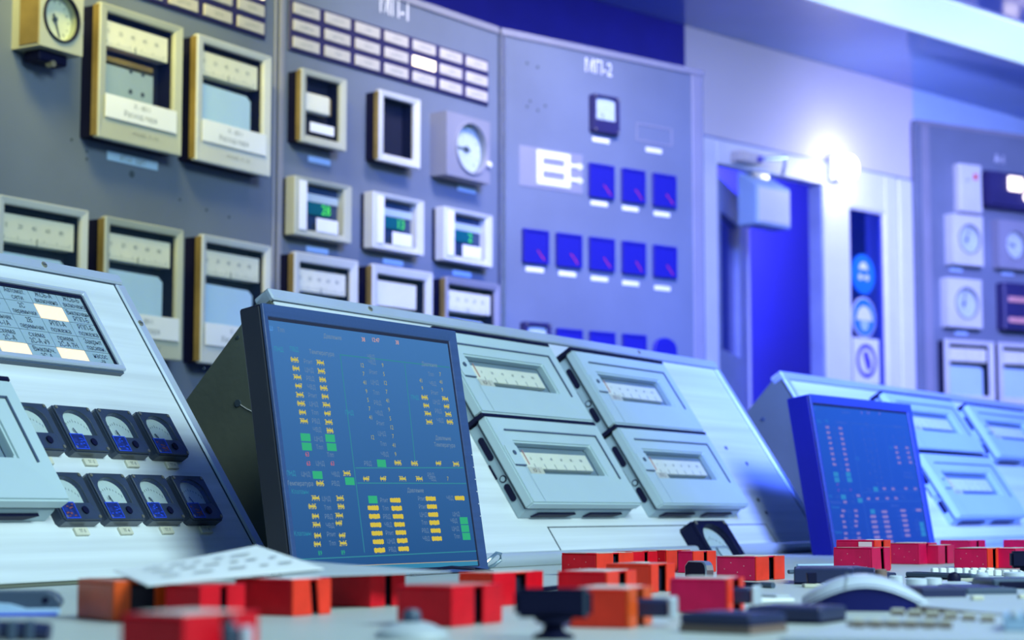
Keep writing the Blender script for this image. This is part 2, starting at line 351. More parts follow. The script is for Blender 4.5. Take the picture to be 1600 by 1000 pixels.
lb = thing('light_box', 'pale blue box with a sloping top hanging in the dark doorway', 'light box', FW4 @ T(0.245, 1.85, -0.01))
MB().prism_x([(0.0, -0.03), (0.0, 0.06), (0.145, 0.06), (0.20, -0.03)], 0.0, 0.20).build('housing', 'pale_blue', lb, 0.004)
MB().box(0.008, 0.192, 0.01, 0.135, 0.06, 0.064).build('front_panel', 'frame_w', lb, 0.002)
MB().box(0.05, 0.15, 0.185, 0.202, -0.028, 0.0).build('hanger', 'steel', lb)
dc = thing('door_closer', 'small door closer with a folded arm above the open door', 'door closer', FW4 @ T(0.17, 2.085, 0.006))
MB().box(-0.02, 0.10, -0.018, 0.022, 0, 0.045).build('body', 'worn', dc, 0.004)
ab = MB(); ab.tube([(0.09, 0.0, 0.05), (0.15, 0.005, 0.12), (0.25, -0.03, 0.03)], 0.008); ab.build('arm', 'steel', dc)
MB().cyl(0.09, 0.0, 0.012, 0.045, 0.058, 12).build('pivot', 'sign_violet', dc)

# tall window with safety signs
w1 = thing('window_1', 'x', 'x', FW4); del w1['label']; del w1['category']; struct(w1)
MB().frame((0.880, 1.126, 0.9, 1.990), (0.888, 1.118, 0.91, 1.982), -0.04, 0.0).build('window_frame', 'frame_w', w1, 0.002)
MB().box(0.888, 1.118, 0.91, 1.982, -0.014, -0.010).build('pane', 'window_glass_blue', w1)
def round_sign(y, label, kind):
    s = thing('safety_sign', label, 'sign', FW4 @ T(0.981, y, -0.0095), 'safety signs in the tall window')
    MB().cyl(0, 0, 0.078, 0, 0.003, 32).build('rim', 'white' if kind else 'sign_blue', s)
    MB().cyl(0, 0, 0.073, 0.003, 0.004, 32).build('disc', 'sign_blue', s)
    if kind == 0:   # face with ear protection: pale head top and two muffs
        p = MB(); p.prism([(0.030 * math.cos(t), 0.018 + 0.030 * math.sin(t)) for t in [math.pi * k / 10 for k in range(11)]], 0.004, 0.005)
        p.cyl(-0.022, -0.012, 0.013, 0.004, 0.005, 12); p.cyl(0.022, -0.012, 0.013, 0.004, 0.005, 12); p.box(-0.02, 0.02, -0.016, -0.009, 0.004, 0.005)
        p.build('pictogram', 'white', s)
    else:           # helmet over a face
        p = MB(); p.prism([(0.050 * math.cos(t), -0.004 + 0.048 * math.sin(t)) for t in [math.pi * k / 12 for k in range(13)]], 0.004, 0.005)
        p.box(-0.056, 0.056, -0.012, -0.004, 0.004, 0.005); p.build('helmet', 'white', s)
        MB().prism([(-0.03, -0.014), (0.03, -0.014), (0.022, -0.045), (0.0, -0.056), (-0.022, -0.045)], 0.004, 0.005).build('face', 'pale_blue', s)
round_sign(1.735, 'round blue ear protection sign, highest in the tall window', 0)
round_sign(1.567, 'round blue sign with a white helmet in the tall window', 1)
s = thing('safety_sign', 'square white sign with a violet ring in the tall window', 'sign', FW4 @ T(0.991, 1.398, -0.0095), 'safety signs in the tall window')
MB().box(-0.086, 0.086, -0.088, 0.088, 0, 0.003).build('plate', 'white', s)
MB().ring(circle(0, 0, 0.066, 28), circle(0, 0, 0.050, 28), 0.003, 0.0045).build('ring', 'sign_violet', s)
MB().prism([(-0.022, 0.030), (0.004, 0.040), (0.030, -0.006), (0.026, -0.032), (0.004, -0.036), (-0.012, 0.0)], 0.003, 0.0045).build('pictogram', 'sign_violet', s)

# ceiling light, and a lamp added at the flare
cl = thing('ceiling_light', 'long lit fluorescent strip set in the glossy blue ceiling', 'light', frame_m((1.0127, 6.2982, 2.526), 46.0, 0))
# local: x along the strip, z towards the operator, y up
MB().box(-1.2, 2.3, -0.004, 0.03, 0.0, 0.31).build('diffuser', 'tube', cl)
MB().frame((-1.22, 2.32, -0.02, 0.33), (-1.2, 2.3, 0.0, 0.31), -0.008, 0.0).build('edge_frame', 'alu_trim', cl).rotation_euler = (R(90), 0, 0)
sl = thing('flare_lamp', 'added white lamp glowing at the flare beside the doorway lintel', 'lamp', FW4 @ T(0.765, 2.115, 0.005))  # made-up lamp placed where the bright flare sits
MB().box(-0.03, 0.03, -0.045, 0.05, 0, 0.03).build('bracket', 'steel', sl, 0.004)
MB().lathe(0, 0, [(0.018, 0.025), (0.026, 0.032), (0.040, 0.045), (0.042, 0.05)], 20).build('reflector', 'frame_w', sl, smooth=True)
MB().lathe(0, 0, [(0.038, 0.044), (0.050, 0.056), (0.052, 0.072), (0.044, 0.094), (0.026, 0.106), (0.001, 0.110)], 20).build('lens', 'flare_white', sl, smooth=True)
lp = point('flare_lamp_light', (FW4 @ Vector((0.765, 2.115, 0.22))), 1.8, (0.92, 0.93, 1.0), 0.05)  # light added for the glow around the made-up lamp

# ================================================================== wall cabinets
def cabinet(name, label, F, x0, x1, top, post=None):
    c = thing(name, label, 'control panel', F, 'tall grey instrument panels')
    MB().box(x0, x1, 0, top, -0.03, 0).build('front_sheet', 'panel_grey', c)
    MB().box(x0, x1, top - 0.018, top, 0, 0.006).build('top_trim', 'panel_trim', c, 0.002)
    b = MB()
    if post: b.box(post[0], post[1], 0, top - 0.018, 0, 0.004); b.build('edge_post', 'panel_trim', c, 0.0015)
    return c
cab1 = cabinet('instrument_cabinet', 'grey instrument panel with the row of large recorders, nearest the camera', FW1, -1.7, -0.004, 2.0, (-0.012, -0.004))
cab2 = cabinet('instrument_cabinet', 'grey instrument panel with an alarm grid and green digital indicators', FW2, 0.004, 0.785, 2.005, (0.004, 0.020))
cab3 = cabinet('instrument_cabinet', 'grey instrument panel of dark square meters beside the doorway', FW3, 0.004, 0.718, 2.005, (0.672, 0.712))
cab4 = cabinet('instrument_cabinet', 'violet grey instrument panel right of the tall window', FW5, -0.055, 2.2, 2.386, (-0.03, 0.012))
MB().box(0.006, 0.016, 0, 1.985, 0, 0.004).build('seam_strip', 'steel', cab3)
text([('МП-1', 0.386, 1.968, 0.003, 0.062, 0.75)], 'title_lettering', 'white', cab2)
text([('МП-2', 0.330, 1.955, 0.003, 0.050, 0.80)], 'title_lettering', 'white', cab3)
text([('А-1', 0.404, 2.27, 0.003, 0.05, 0.8)], 'title_lettering', 'white', cab4)
# holes and screws in the sheets
def holes(c, pts, r=0.004):
    for x, y in pts: MB().cyl(x, y, r, 0, 0.001, 10).build('bolt_hole', 'ink', c)
holes(cab1, [(-0.438, 1.460)], 0.007)
holes(cab1, [(-0.56, 1.485), (-0.60, 1.50), (-0.56, 1.47), (-0.30, 1.43), (-0.22, 1.42), (-0.15, 1.415)], 0.003)
holes(cab3, [(0.09, 1.93), (0.125, 1.925), (0.09, 1.82), (0.10, 1.835), (0.125, 1.815), (0.15, 1.83)], 0.004)
def name_plate(c, x0, x1, y0, y1, m='pale_blue', txt=None):
    p = MB().box(x0, x1, y0, y1, 0, 0.002).build('name_plate', m, c, 0.0005)
    if txt: text([(txt, (x0 + x1) / 2, (y0 + y1) / 2, 0.0026, (y1 - y0) * 0.8, 0.9)], 'plate_lettering', 'ink_soft', p)
name_plate(cab1, -0.507, -0.367, 1.477, 1.495, 'pale_blue', 'РП-01  ЩИТ')
for x, y in [(0.100, 1.579), (0.097, 1.383), (0.352, 1.384), (0.607, 1.383), (0.625, 1.588)]:
    name_plate(cab2, x, x + 0.07, y - 0.011, y + 0.002, 'pale_blue')
for x, y in [(0.31, 1.773), (0.50, 1.770), (0.303, 1.608), (0.413, 1.606), (0.528, 1.603), (0.085, 1.42), (0.193, 1.418), (0.303, 1.414), (0.413, 1.411), (0.528, 1.407)]:
    name_plate(cab3, x, x + 0.058, y - 0.013, y - 0.001, 'white')
for x, y in [(0.11, 1.797), (0.13, 1.54), (0.40, 1.80)]:
    name_plate(cab4, x, x + 0.07, y - 0.012, y, 'pale_blue')
# blank recess and mimic plate on the third panel
MB().frame((0.466, 0.598, 1.782, 1.830), (0.470, 0.594, 1.786, 1.826), 0, 0.002).build('blank_frame', 'panel_trim', cab3)
MB().box(0.064, 0.276, 1.618, 1.720, 0, 0.002).build('mimic_plate', 'panel_trim', cab3, 0.001)
b = MB(); b.frame((0.120, 0.232, 1.629, 1.715), (0.138, 0.214, 1.677, 1.698), 0.002, 0.005)
b = MB()
for x0, x1, y0, y1 in [(0.120, 0.138, 1.629, 1.715), (0.212, 0.230, 1.629, 1.715), (0.138, 0.212, 1.697, 1.715), (0.138, 0.212, 1.664, 1.680), (0.138, 0.212, 1.629, 1.646),
                       (0.230, 0.272, 1.684, 1.692), (0.230, 0.272, 1.648, 1.656)]: b.box(x0, x1, y0, y1, 0.002, 0.005)
b.cyl(0.262, 1.688, 0.008, 0.002, 0.005, 12); b.cyl(0.262, 1.652, 0.008, 0.002, 0.005, 12)
b.build('mimic_symbol', 'white', cab3)

# ------------------------------------------------------------------ wall recorders
def wall_recorder(F, x, y, w, h, label, group, style='paper', fm='wrec', dep=0.05, brown=True, mt=0.014, ms=0.022, mb=0.055, card=True, nums=5):
    t = thing('chart_recorder', label, 'recorder', F @ T(x, y), group)
    MB().frame((0.004, w - 0.004, 0.004, h - 0.004), (ms - 0.002, w - ms + 0.002, mb - 0.002, h - mt + 0.002), 0, dep - 0.014).build('case', 'black', t)
    f = MB().frame((0, w, 0, h), (ms, w - ms, mb, h - mt), dep - 0.014, dep, dep - 0.004).build('front_frame', fm, t, 0.002)
    if brown: MB().box(-0.0015, 0.003, 0.004, h - 0.004, dep * 0.62, dep - 0.003).build('hinge_edge', 'ochre', t, 0.001)
    x0, x1, y0, y1 = ms, w - ms, mb, h - mt; ih = y1 - y0; iw = x1 - x0
    MB().box(x0, x1, y0, y1, 0.001, 0.004).build('back_plate', 'dark', t)
    sy0, sy1 = y1 - ih * 0.33, y1 - ih * 0.07
    if style in ('paper', 'plate'):
        sc = MB().box(x0, x1 - iw * 0.04, sy0, sy1, 0.012, dep - 0.014).build('scale_strip', 'cream', t, 0.001)
        text([(str(20 * k), x0 + iw * (k + 0.4) / (nums + 0.6), sy0 + (sy1 - sy0) * 0.6, dep - 0.0135, 0.012) for k in range(nums)], 'scale_numbers', 'ink_soft', sc)
        b = MB()
        for k in range(nums * 4 + 1): b.box(x0 + iw * (0.05 + 0.85 * k / (nums * 4)), x0 + iw * (0.05 + 0.85 * k / (nums * 4)) + 0.0008, sy0 + 0.004, sy0 + (0.012 if k % 4 == 0 else 0.008), dep - 0.014, dep - 0.0134)
        k_ = b.build('scale_marks', 'ink_soft', sc)
        MB().box(x0 + iw * 0.46, x0 + iw * 0.47, sy0 - 0.002, sy0 + 0.012, dep - 0.0135, dep - 0.012).build('pointer', 'ink_soft', t)
    if style == 'paper':
        MB().prism([(x0, y0), (x1 - iw * 0.13, y0), (x1 - iw * 0.13, sy0 - ih * 0.15), (x1 - iw * 0.2, sy0 - ih * 0.10), (x0, sy0 - ih * 0.09)], 0.010, dep - 0.018).build('chart_paper', 'paper', t)
    if style == 'plate':
        MB().box(x0, x1 - iw * 0.26, sy0 - ih * 0.16, sy0 - ih * 0.10, 0.012, dep - 0.013).build('orange_bar', 'ochre', t, 0.002)
        pl = MB().box(x0, x1 - iw * 0.24, y0, sy0 - ih * 0.18, 0.010, dep - 0.016).build('chart_plate', 'rec_side', t, 0.001)
        for a, bb in ((0.42, 0.72), (0.60, 0.72), (0.42, 0.40), (0.60, 0.40)):
            MB().cyl(x0 + iw * a, y0 + (sy0 - y0) * bb, 0.005, dep - 0.016, dep - 0.0154, 10).build('hole', 'ink', pl)
    if style == 'slot':
        MB().box(x0, x1 - iw * 0.14, sy0 - ih * 0.05, y1 - ih * 0.07, 0.012, dep - 0.014).build('scale_strip', 'cream', t, 0.001)
        MB().box(x0, x1 - iw * 0.14, sy0 - ih * 0.34, sy0 - ih * 0.16, 0.010, dep - 0.015).build('chart_slot', 'white', t, 0.002)
    if style == 'drum':
        MB().box(x0, x1 - iw * 0.22, y0 + ih * 0.42, y1 - ih * 0.26, 0.012, dep - 0.012).build('scale_drum', 'cream', t, 0.003)
        MB().box(x1 - iw * 0.24, x1 - iw * 0.18, y0 + ih * 0.42, y1 - ih * 0.28, 0.012, dep - 0.0115).build('orange_edge', 'ochre', t, 0.002)
    MB().box(x0, x1, y0, y1, dep - 0.010, dep - 0.009).build('glass', 'glass', t)
    if card:
        if style == 'drum':
            MB().box(x0 + iw * 0.15, x0 + iw * 0.85, y0 + ih * 0.08, y0 + ih * 0.24, dep - 0.008, dep - 0.007).build('name_card', 'white', t, 0.0004)
        else:
            c = MB().box(x0 - 0.006, x1 + 0.004, y0 - 0.014, y0 + 0.030, dep, dep + 0.002).build('name_card', 'white', t, 0.0006)
            text([('К - 8011', w * 0.5, y0 + 0.018, dep + 0.0024, 0.013), ('Расход пара', w * 0.48, y0 + 0.001, dep + 0.0024, 0.015)], 'card_lettering', 'ink_soft', c)
    if mb > 0.04:
        text([('кгс/см2   0 - 1,6', w * 0.55, mb * 0.42, dep + 0.0005, 0.010)], 'maker_line', 'ink_soft', t)
    return t
gA = 'large recorders on the nearest instrument panel'
wall_recorder(FW1, -0.583, 1.503, 0.230, 0.255, 'large olive wall recorder with a four-hole plate behind glass', gA, 'plate')
wall_recorder(FW1, -0.311, 1.503, 0.232, 0.253, 'large pale green wall recorder with a white card, right of the four-hole one', gA, 'paper', 'wrec_pale')
wall_recorder(FW1, -0.819, 1.106, 0.218, 0.257, 'wall recorder above the lit alarm plate, cut by the left edge', gA, 'paper', 'wrec_pale', brown=False, mb=0.05, ms=0.016)
wall_recorder(FW1, -0.558, 1.106, 0.216, 0.254, 'lower wall recorder with a brown side, behind the console corner', gA, 'paper', 'wrec', mb=0.05, ms=0.016)
wall_recorder(FW1, -0.287, 1.106, 0.215, 0.254, 'lower wall recorder with chipped brown side, just left of the large monitor', gA, 'paper', 'wrec_pale', mb=0.05, ms=0.016)
gB = 'recorders behind the console top'
wall_recorder(FW2, 0.009, 1.13, 0.203, 0.230, 'recorder with pale chart right above the large monitor top corner', gB, 'paper', 'wrec_pale', ms=0.02, mt=0.02, mb=0.03, card=False)
wall_recorder(FW2, 0.260, 1.13, 0.212, 0.230, 'recorder with a white slot below its scale, above the large monitor', gB, 'slot', 'wrec_pale', ms=0.02, mt=0.02, mb=0.03, card=False)
wall_recorder(FW2, 0.521, 1.13, 0.208, 0.228, 'grey framed recorder with pale chart at the panel seam', gB, 'paper', 'panel_trim', ms=0.014, mt=0.016, mb=0.03, card=False)
gC = 'recorders on the far right panel'
wall_recorder(FW5, 0.032, 1.25, 0.268, 0.252, 'far right recorder with pale chart, first from the panel edge', gC, 'paper', 'wrec_pale', ms=0.024, mt=0.018, mb=0.03, card=False, brown=False)
wall_recorder(FW5, 0.329, 1.25, 0.268, 0.252, 'far right recorder with pale chart, cut by the right edge', gC, 'paper', 'wrec_pale', ms=0.024, mt=0.018, mb=0.03, card=False, brown=False)
wall_recorder(FW2, 0.030, 1.596, 0.145, 0.159, 'small olive framed recorder with a cream drum and white card', 'small framed instruments under the alarm grid', 'drum', 'wrec', 0.045, True, 0.012, 0.018, 0.018)
t = wall_recorder(FW2, 0.285, 1.594, 0.146, 0.161, 'small framed instrument with an empty dark blue window', 'small framed instruments under the alarm grid', 'none', 'wrec_pale', 0.045, True, 0.013, 0.019, 0.019, False)

# digital indicators
def digital(x, w, h, digits, fm, label):
    t = thing('digital_indicator', label, 'indicator', FW2 @ T(x, 1.397), 'green digital indicators')
    MB().box(0.003, w - 0.003, 0.003, h - 0.003, 0, 0.012).build('case', 'black', t)
    MB().frame((0, w, 0, h), (0.040, w - 0.022, 0.015, h - 0.010), 0.010, 0.04, 0.036).build('front_frame', fm, t, 0.002)
    MB().box(0.012, 0.036, 0.012, h - 0.008, 0.0395, 0.0415).build('pale_strip', 'white', t, 0.001)
    MB().box(0.040, w - 0.022, 0.015, h - 0.010, 0.012, 0.016).build('window', 'blue_window', t)
    MB().box(0.042, w - 0.024, h - 0.045, h - 0.028, 0.016, 0.020).build('shelf', 'rec_side', t)
    MB().box(0.040, w - 0.055, h * 0.42, h * 0.64, 0.017, 0.021).build('display_filter', 'teal_glass', t)
    text([(digits, w * 0.64, h * 0.53, 0.0225, 0.030)], 'digits', 'green_led', t)
    MB().box(w * 0.38, w * 0.76, 0.014, 0.044, 0.0365, 0.0385).build('name_card', 'white', t, 0.001)
    return t
digital(0.018, 0.182, 0.126, '28', 'wrec', 'green digital indicator in an olive frame, left one of the three')
digital(0.272, 0.180, 0.127, '13', 'wrec_pale', 'green digital indicator in a pale frame, between the other two')
digital(0.526, 0.187, 0.126, '2', 'wrec_pale', 'green digital indicator in a pale frame, nearest the panel of dark meters')

# gauges in square boxes
def gauge(F, x, y, w, h, dep, label, group, bm, rad, needle, cx=0.5, cy=0.5, dm='dial', knob=False):
    t = thing('dial_gauge', label, 'gauge', F @ T(x, y), group)
    c = (w * cx, h * cy); out = rect(0, w, 0, h); inn = circle(c[0], c[1], rad, 28)
    A = angles([out], c, 28)
    MB().ring(polar(out, c, A), polar(inn, c, A), 0, dep).build('housing', bm, t)
    MB().ring(circle(c[0], c[1], rad * 1.06, 32), circle(c[0], c[1], rad * 0.97, 32), dep - 0.004, dep + 0.005).build('rim', 'panel_trim' if bm != 'wrec' else 'black', t, 0.001)
    MB().cyl(c[0], c[1], rad, dep - 0.020, dep - 0.018, 28).build('dial', dm, t)
    b = MB()
    for k in range(13):
        a = R(225 - 270 * k / 12); ca, sa = math.cos(a), math.sin(a); r0 = rad * (0.72 if k % 3 == 0 else 0.8); r1 = rad * 0.88; q = 0.0010
        b.prism([(c[0] + ca * r0 - sa * q, c[1] + sa * r0 + ca * q), (c[0] + ca * r0 + sa * q, c[1] + sa * r0 - ca * q), (c[0] + ca * r1 + sa * q, c[1] + sa * r1 - ca * q), (c[0] + ca * r1 - sa * q, c[1] + sa * r1 + ca * q)], dep - 0.018, dep - 0.0174)
    b.build('scale_marks', 'ink_soft', t)
    a = R(needle); ca, sa = math.cos(a), math.sin(a); q = rad * 0.05
    MB().prism([(c[0] - ca * rad * 0.25 - sa * q, c[1] - sa * rad * 0.25 + ca * q), (c[0] - ca * rad * 0.25 + sa * q, c[1] - sa * rad * 0.25 - ca * q), (c[0] + ca * rad * 0.8 + sa * q * 0.3, c[1] + sa * rad * 0.8 - ca * q * 0.3), (c[0] + ca * rad * 0.8 - sa * q * 0.3, c[1] + sa * rad * 0.8 + ca * q * 0.3)], dep - 0.016, dep - 0.0145).build('needle', 'ink', t)
    MB().cyl(c[0], c[1], rad * 0.12, dep - 0.017, dep - 0.013, 12).build('hub', 'ink', t)
    MB().cyl(c[0], c[1], rad * 0.97, dep - 0.004, dep - 0.003, 28).build('glass', 'meter_glass', t)
    if knob: MB().cyl(c[0] + rad * 1.03, c[1] - rad * 0.5, 0.007, dep, dep + 0.010, 10).build('latch_knob', 'white', t)
    return t
g1 = gauge(FW1, -0.754, 1.637, 0.106, 0.125, 0.07, 'olive boxed round gauge at the top left corner', 'boxed dial gauges', 'wrec', 0.042, -68, 0.48, 0.47, 'cream')
MB().box(-0.0015, 0.004, 0.004, 0.121, 0.02, 0.067).build('hinge_edge', 'ochre', g1, 0.001)
MB().box(0.106, 0.118, 0.045, 0.070, 0.045, 0.06).build('latch', 'steel', g1, 0.001)
MB().box(0.02, 0.09, -0.02, 0.0, 0.01, 0.05).build('bottom_gland', 'black', g1, 0.003)
MB().cyl(0.05, -0.022, 0.006, 0.04, 0.055, 10).build('gland_screw', 'brass', g1)
gauge(FW2, 0.519, 1.595, 0.168, 0.150, 0.05, 'grey boxed round gauge under the alarm grid', 'boxed dial gauges', 'panel_trim', 0.060, 178, 0.56, 0.50, 'dial', True)
gauge(FW5, 0.087, 1.807, 0.169, 0.204, 0.045, 'upper far gauge below the small white box', 'boxed dial gauges', 'wrec_pale', 0.058, 70, 0.55, 0.52)
gauge(FW5, 0.346, 1.808, 0.169, 0.200, 0.045, 'far gauge at the right picture edge, below the dark lamp box', 'boxed dial gauges', 'panel_trim', 0.058, 160, 0.55, 0.50)
gauge(FW5, 0.058, 1.554, 0.188, 0.197, 0.04, 'lower far gauge above the far right recorder', 'boxed dial gauges', 'wrec_pale', 0.062, 80, 0.55, 0.50)

# white relay box, lamp box and indicator with bars on the far panel
t = thing('relay_box', 'narrow white box with a small red mark on the far panel', 'box', FW5 @ T(0.139, 2.024))
MB().box(0, 0.122, 0, 0.198, 0, 0.042).build('case', 'wrec_pale', t, 0.004)
MB().box(0.075, 0.095, 0.135, 0.16, 0.042, 0.044).build('red_mark', 'red_mark', t)
MB().cyl(0.04, 0.13, 0.006, 0.042, 0.046, 10).build('screw', 'steel', t)
MB().box(0.004, 0.118, -0.004, 0.006, 0.002, 0.04).build('bottom_lip', 'panel_trim', t)
t = thing('lamp_unit', 'dark rounded box with glowing white lamps on the far panel', 'lamp box', FW5 @ T(0.282, 2.055))
MB().box(0, 0.30, 0, 0.152, 0, 0.05).build('case', 'navy', t, 0.012, seg=2)
MB().box(0.115, 0.20, 0.075, 0.135, 0.05, 0.058).build('lens', 'lit', t, 0.008)
MB().cyl(0.225, 0.055, 0.020, 0.05, 0.058, 14).build('small_lens', 'lit', t)
t = thing('bar_indicator', 'dark box with two pale horizontal bars on the far panel', 'indicator', FW5 @ T(0.363, 1.555))
MB().box(0, 0.26, 0, 0.195, 0, 0.05).build('case', 'navy', t, 0.004)
for y in (0.030, 0.115): MB().box(0.02, 0.22, y, y + 0.022, 0.05, 0.055).build('bar', 'pink', t, 0.002)

# alarm grids
def alarm_grid(F, x0, x1, y0, y1, nx, ny, label, lit, group):
    t = thing('alarm_grid', label, 'alarm panel', F @ T(x0, y0), group); w, h = x1 - x0, y1 - y0
    MB().box(0, w, 0, h, 0, 0.006).build('housing', 'navy', t, 0.002)
    cw, ch = w / nx, h / ny; cells = {}
    base = None; lbase = None
    for i in range(nx):
        for j in range(ny):
            m = 'lit' if (i, j) in lit else 'cream'
            if m == 'cream' and base: c = base.copy(); COL.objects.link(c)
            else:
                c = MB().box(cw * 0.09, cw * 0.91, ch * 0.20, ch * 0.84, 0.006, 0.010).build('cell', M['cream_cell'] if m == 'cream' else m, t, 0.001)
                if m == 'cream': base = c
            c.parent = t; c.location = (cw * i, ch * j, 0)
            if m == 'lit': c['label'] = 'glowing white alarm cell'
            cells[(i, j)] = c
    words = ['НАСОС', 'ТИСК', 'РІВЕНЬ', 'ПАР', 'ЗАХИСТ', 'ВИТОК', 'ТЕМП']
    text([(words[(i * 3 + j * 2) % 7], cw * (i + .5), ch * (j + .5), 0.0104, ch * 0.30) for i in range(nx) for j in range(ny) if (i, j) not in lit], 'cell_lettering', 'ink_soft', t)
    return t
M['cream_cell'] = mat('frosted_cell', (0.50, 0.48, 0.42, 1), 0.4, 0, 0.08, (30, 30, 30))
alarm_grid(FW2, 0.031, 0.740, 1.799, 1.911, 7, 3, 'dark framed alarm grid with one glowing cell above the small instruments', {(4, 1)}, 'alarm grids')
alarm_grid(FW1, -0.781, -0.046, 1.805, 1.917, 7, 3, 'dark framed alarm grid cut by the top edge, above the large recorders', {(6, 2)}, 'alarm grids')

# square panel meters on the third panel
def dark_meter(x, y, w, h, label, needle):
    t = thing('panel_meter', label, 'meter', FW3 @ T(x, y), 'dark square meters on the third panel')
    MB().box(0, w, 0, h, 0, 0.008).build('body', 'meter_veil', t, 0.002)
    MB().frame((0, w, 0, h), (0.006, w - 0.006, 0.008, h - 0.006), 0.008, 0.011).build('bezel', 'meter_veil', t)
    MB().prism([(w * 0.55, h * 0.40), (w * 0.58, h * 0.40), (w * (0.80 + needle), h * 0.12), (w * (0.77 + needle), h * 0.12)], 0.008, 0.0085).build('needle', 'red_mark', t)
xs = [(0.071, 0.153), (0.181, 0.265), (0.293, 0.378), (0.408, 0.489), (0.520, 0.603)]
rows = ['upper', 'middle', 'lower']; cols = ['first', 'second', 'third', 'fourth', 'fifth']
for i in (2, 3, 4): dark_meter(xs[i][0], 1.615, xs[i][1] - xs[i][0], 0.087, 'dark square meter, %s of three in the upper row' % cols[i - 2], 0.1)
for i in range(5): dark_meter(xs[i][0], 1.428, xs[i][1] - xs[i][0], 0.084, 'dark square meter, %s of five in the middle row' % cols[i], 0.05)
for i in (1, 2, 3): dark_meter(xs[i][0], 1.187, xs[i][1] - xs[i][0], 0.085, 'dark square meter %s the console top, %s column' % ('half hidden by', cols[i]), 0.05)
t = thing('panel_meter', 'arched dark meter half hidden by the console top', 'meter', FW3 @ T(0.518, 1.187), 'dark square meters on the third panel')
arch = [(0, 0), (0.084, 0), (0.084, 0.055)] + [(0.042 + 0.042 * math.cos(R(a)), 0.055 + 0.028 * math.sin(R(a))) for a in range(20, 180, 20)] + [(0, 0.055)]
MB().prism(arch, 0, 0.010).build('body', 'meter_veil', t, 0.002)
MB().prism([(0.046, 0.03), (0.049, 0.03), (0.068, 0.01), (0.065, 0.01)], 0.010, 0.0105).build('needle', 'red_mark', t)

def square_meter(F, x, y, w, h, dep, label, group, m='meter_black', win=None, sticker=True, needle=115, boss=True):
    t = thing('panel_meter', label, 'meter', F @ T(x, y), group)
    a = 0.12 * w
    wx0, wx1, wy0, wy1, rise = win or (0.14 * w, 0.86 * w, 0.37 * h, 0.91 * h, 0.26 * h)
    ch = 0.05 * w
    out = [(ch, 0), (w - ch, 0), (w, ch), (w, h - ch), (w - ch, h), (ch, h), (0, h - ch), (0, ch)]
    cx = (wx0 + wx1) / 2; hw = (wx1 - wx0) / 2
    inn = [(wx0, wy0), (wx1, wy0)] + [(cx + hw * math.cos(R(q)), wy1 - rise + (rise + 0.0) * math.sin(R(q)) * 1.0) for q in range(0, 181, 15)]
    c = (cx, (wy0 + wy1) / 2); A = angles([out, inn[:2]], c, 32)
    po, pi_ = polar(out, c, A), polar(inn, c, A)
    po2 = [(cx + (px - cx) * 0.965, h / 2 + (py - h / 2) * 0.965) for px, py in po]
    MB().ring(po, pi_, 0.0, dep * 0.82).build('body', m, t)
    MB().ring(po2, pi_, dep * 0.80, dep, dep * 0.93).build('front_bezel', m, t, 0.0006)
    MB().box(wx0 - 0.001, wx1 + 0.001, wy0 - 0.001, wy1 + 0.001, 0.001, dep * 0.55).build('dial', 'dial', t)
    b = MB(); r = hw * 1.1; oy = wy0 - 0.25 * hw
    for k in range(11):
        q = R(140 - 10 * k); b.box(cx + r * math.cos(q) - 0.0003, cx + r * math.cos(q) + 0.0003, oy + r * math.sin(q), oy + r * math.sin(q) + (0.004 if k % 5 == 0 else 0.0025) * w / 0.07, dep * 0.55, dep * 0.57)
    b.build('scale_marks', 'ink_soft', t)
    q = R(needle); ca, sa = math.cos(q), math.sin(q); e = 0.0005 * w / 0.07; L0, L1 = hw * 0.35, hw * 0.80
    MB().prism([(cx + ca * L0 - sa * e, oy + sa * L0 + ca * e), (cx + ca * L0 + sa * e, oy + sa * L0 - ca * e), (cx + ca * L1 + sa * e, oy + sa * L1 - ca * e), (cx + ca * L1 - sa * e, oy + sa * L1 + ca * e)], dep * 0.62, dep * 0.66).build('needle', 'ink', t)
    text([('kA', cx - hw * 0.2, wy0 + (wy1 - wy0) * 0.28, dep * 0.56, 0.006 * w / 0.07)], 'unit_mark', 'ink_soft', t)
    MB().prism(inn, dep * 0.86, dep * 0.88).build('glass', 'meter_glass', t)
    for sx, sy in ((0.08, 0.07), (0.92, 0.07), (0.08, 0.93), (0.92, 0.93)):
        MB().cyl(w * sx, h * sy, 0.0022 * w / 0.07, dep, dep + 0.0008, 8).build('screw', 'brass', t)
    if boss: MB().cyl(w * 0.62, h * 0.2, 0.005 * w / 0.07, dep, dep + 0.0012, 12).build('zero_adjuster', 'black', t)
    if sticker:
        s = MB().box(w * 0.05, w * 0.40, h * 0.03, h * 0.36, dep, dep + 0.0006).build('blue_sticker', 'blue_sticker', t)
        b = MB(); b.frame((w * 0.05, w * 0.40, h * 0.03, h * 0.36), (w * 0.065, w * 0.385, h * 0.045, h * 0.345), dep + 0.0006, dep + 0.0009); b.build('sticker_border', 'blue_edge', s)
        random.seed(int(x * 1000)); b = MB()
        for k in range(10):
            px, py = w * random.uniform(.09, .34), h * random.uniform(.06, .31); b.box(px, px + w * 0.05, py, py + h * 0.02, dep + 0.0006, dep + 0.0009)
        b.build('sticker_print', 'sticker_ink' if random.random() < 0.5 else 'blue_edge', s)
    return t
square_meter(FW3, 0.066, 1.196, 0.088, 0.085, 0.02, 'white dial meter half hidden by the console top, left of the dark ones', 'white dial meters on the third panel', 'navy', sticker=False, win=(0.012, 0.076, 0.02, 0.075, 0.004), boss=False)
square_meter(FW3, 0.298, 1.782, 0.092, 0.099, 0.02, 'single white dial meter in a dark frame under the third panel title', 'white dial meters on the third panel', 'navy', sticker=False, win=(0.010, 0.082, 0.034, 0.092, 0.006), boss=False)

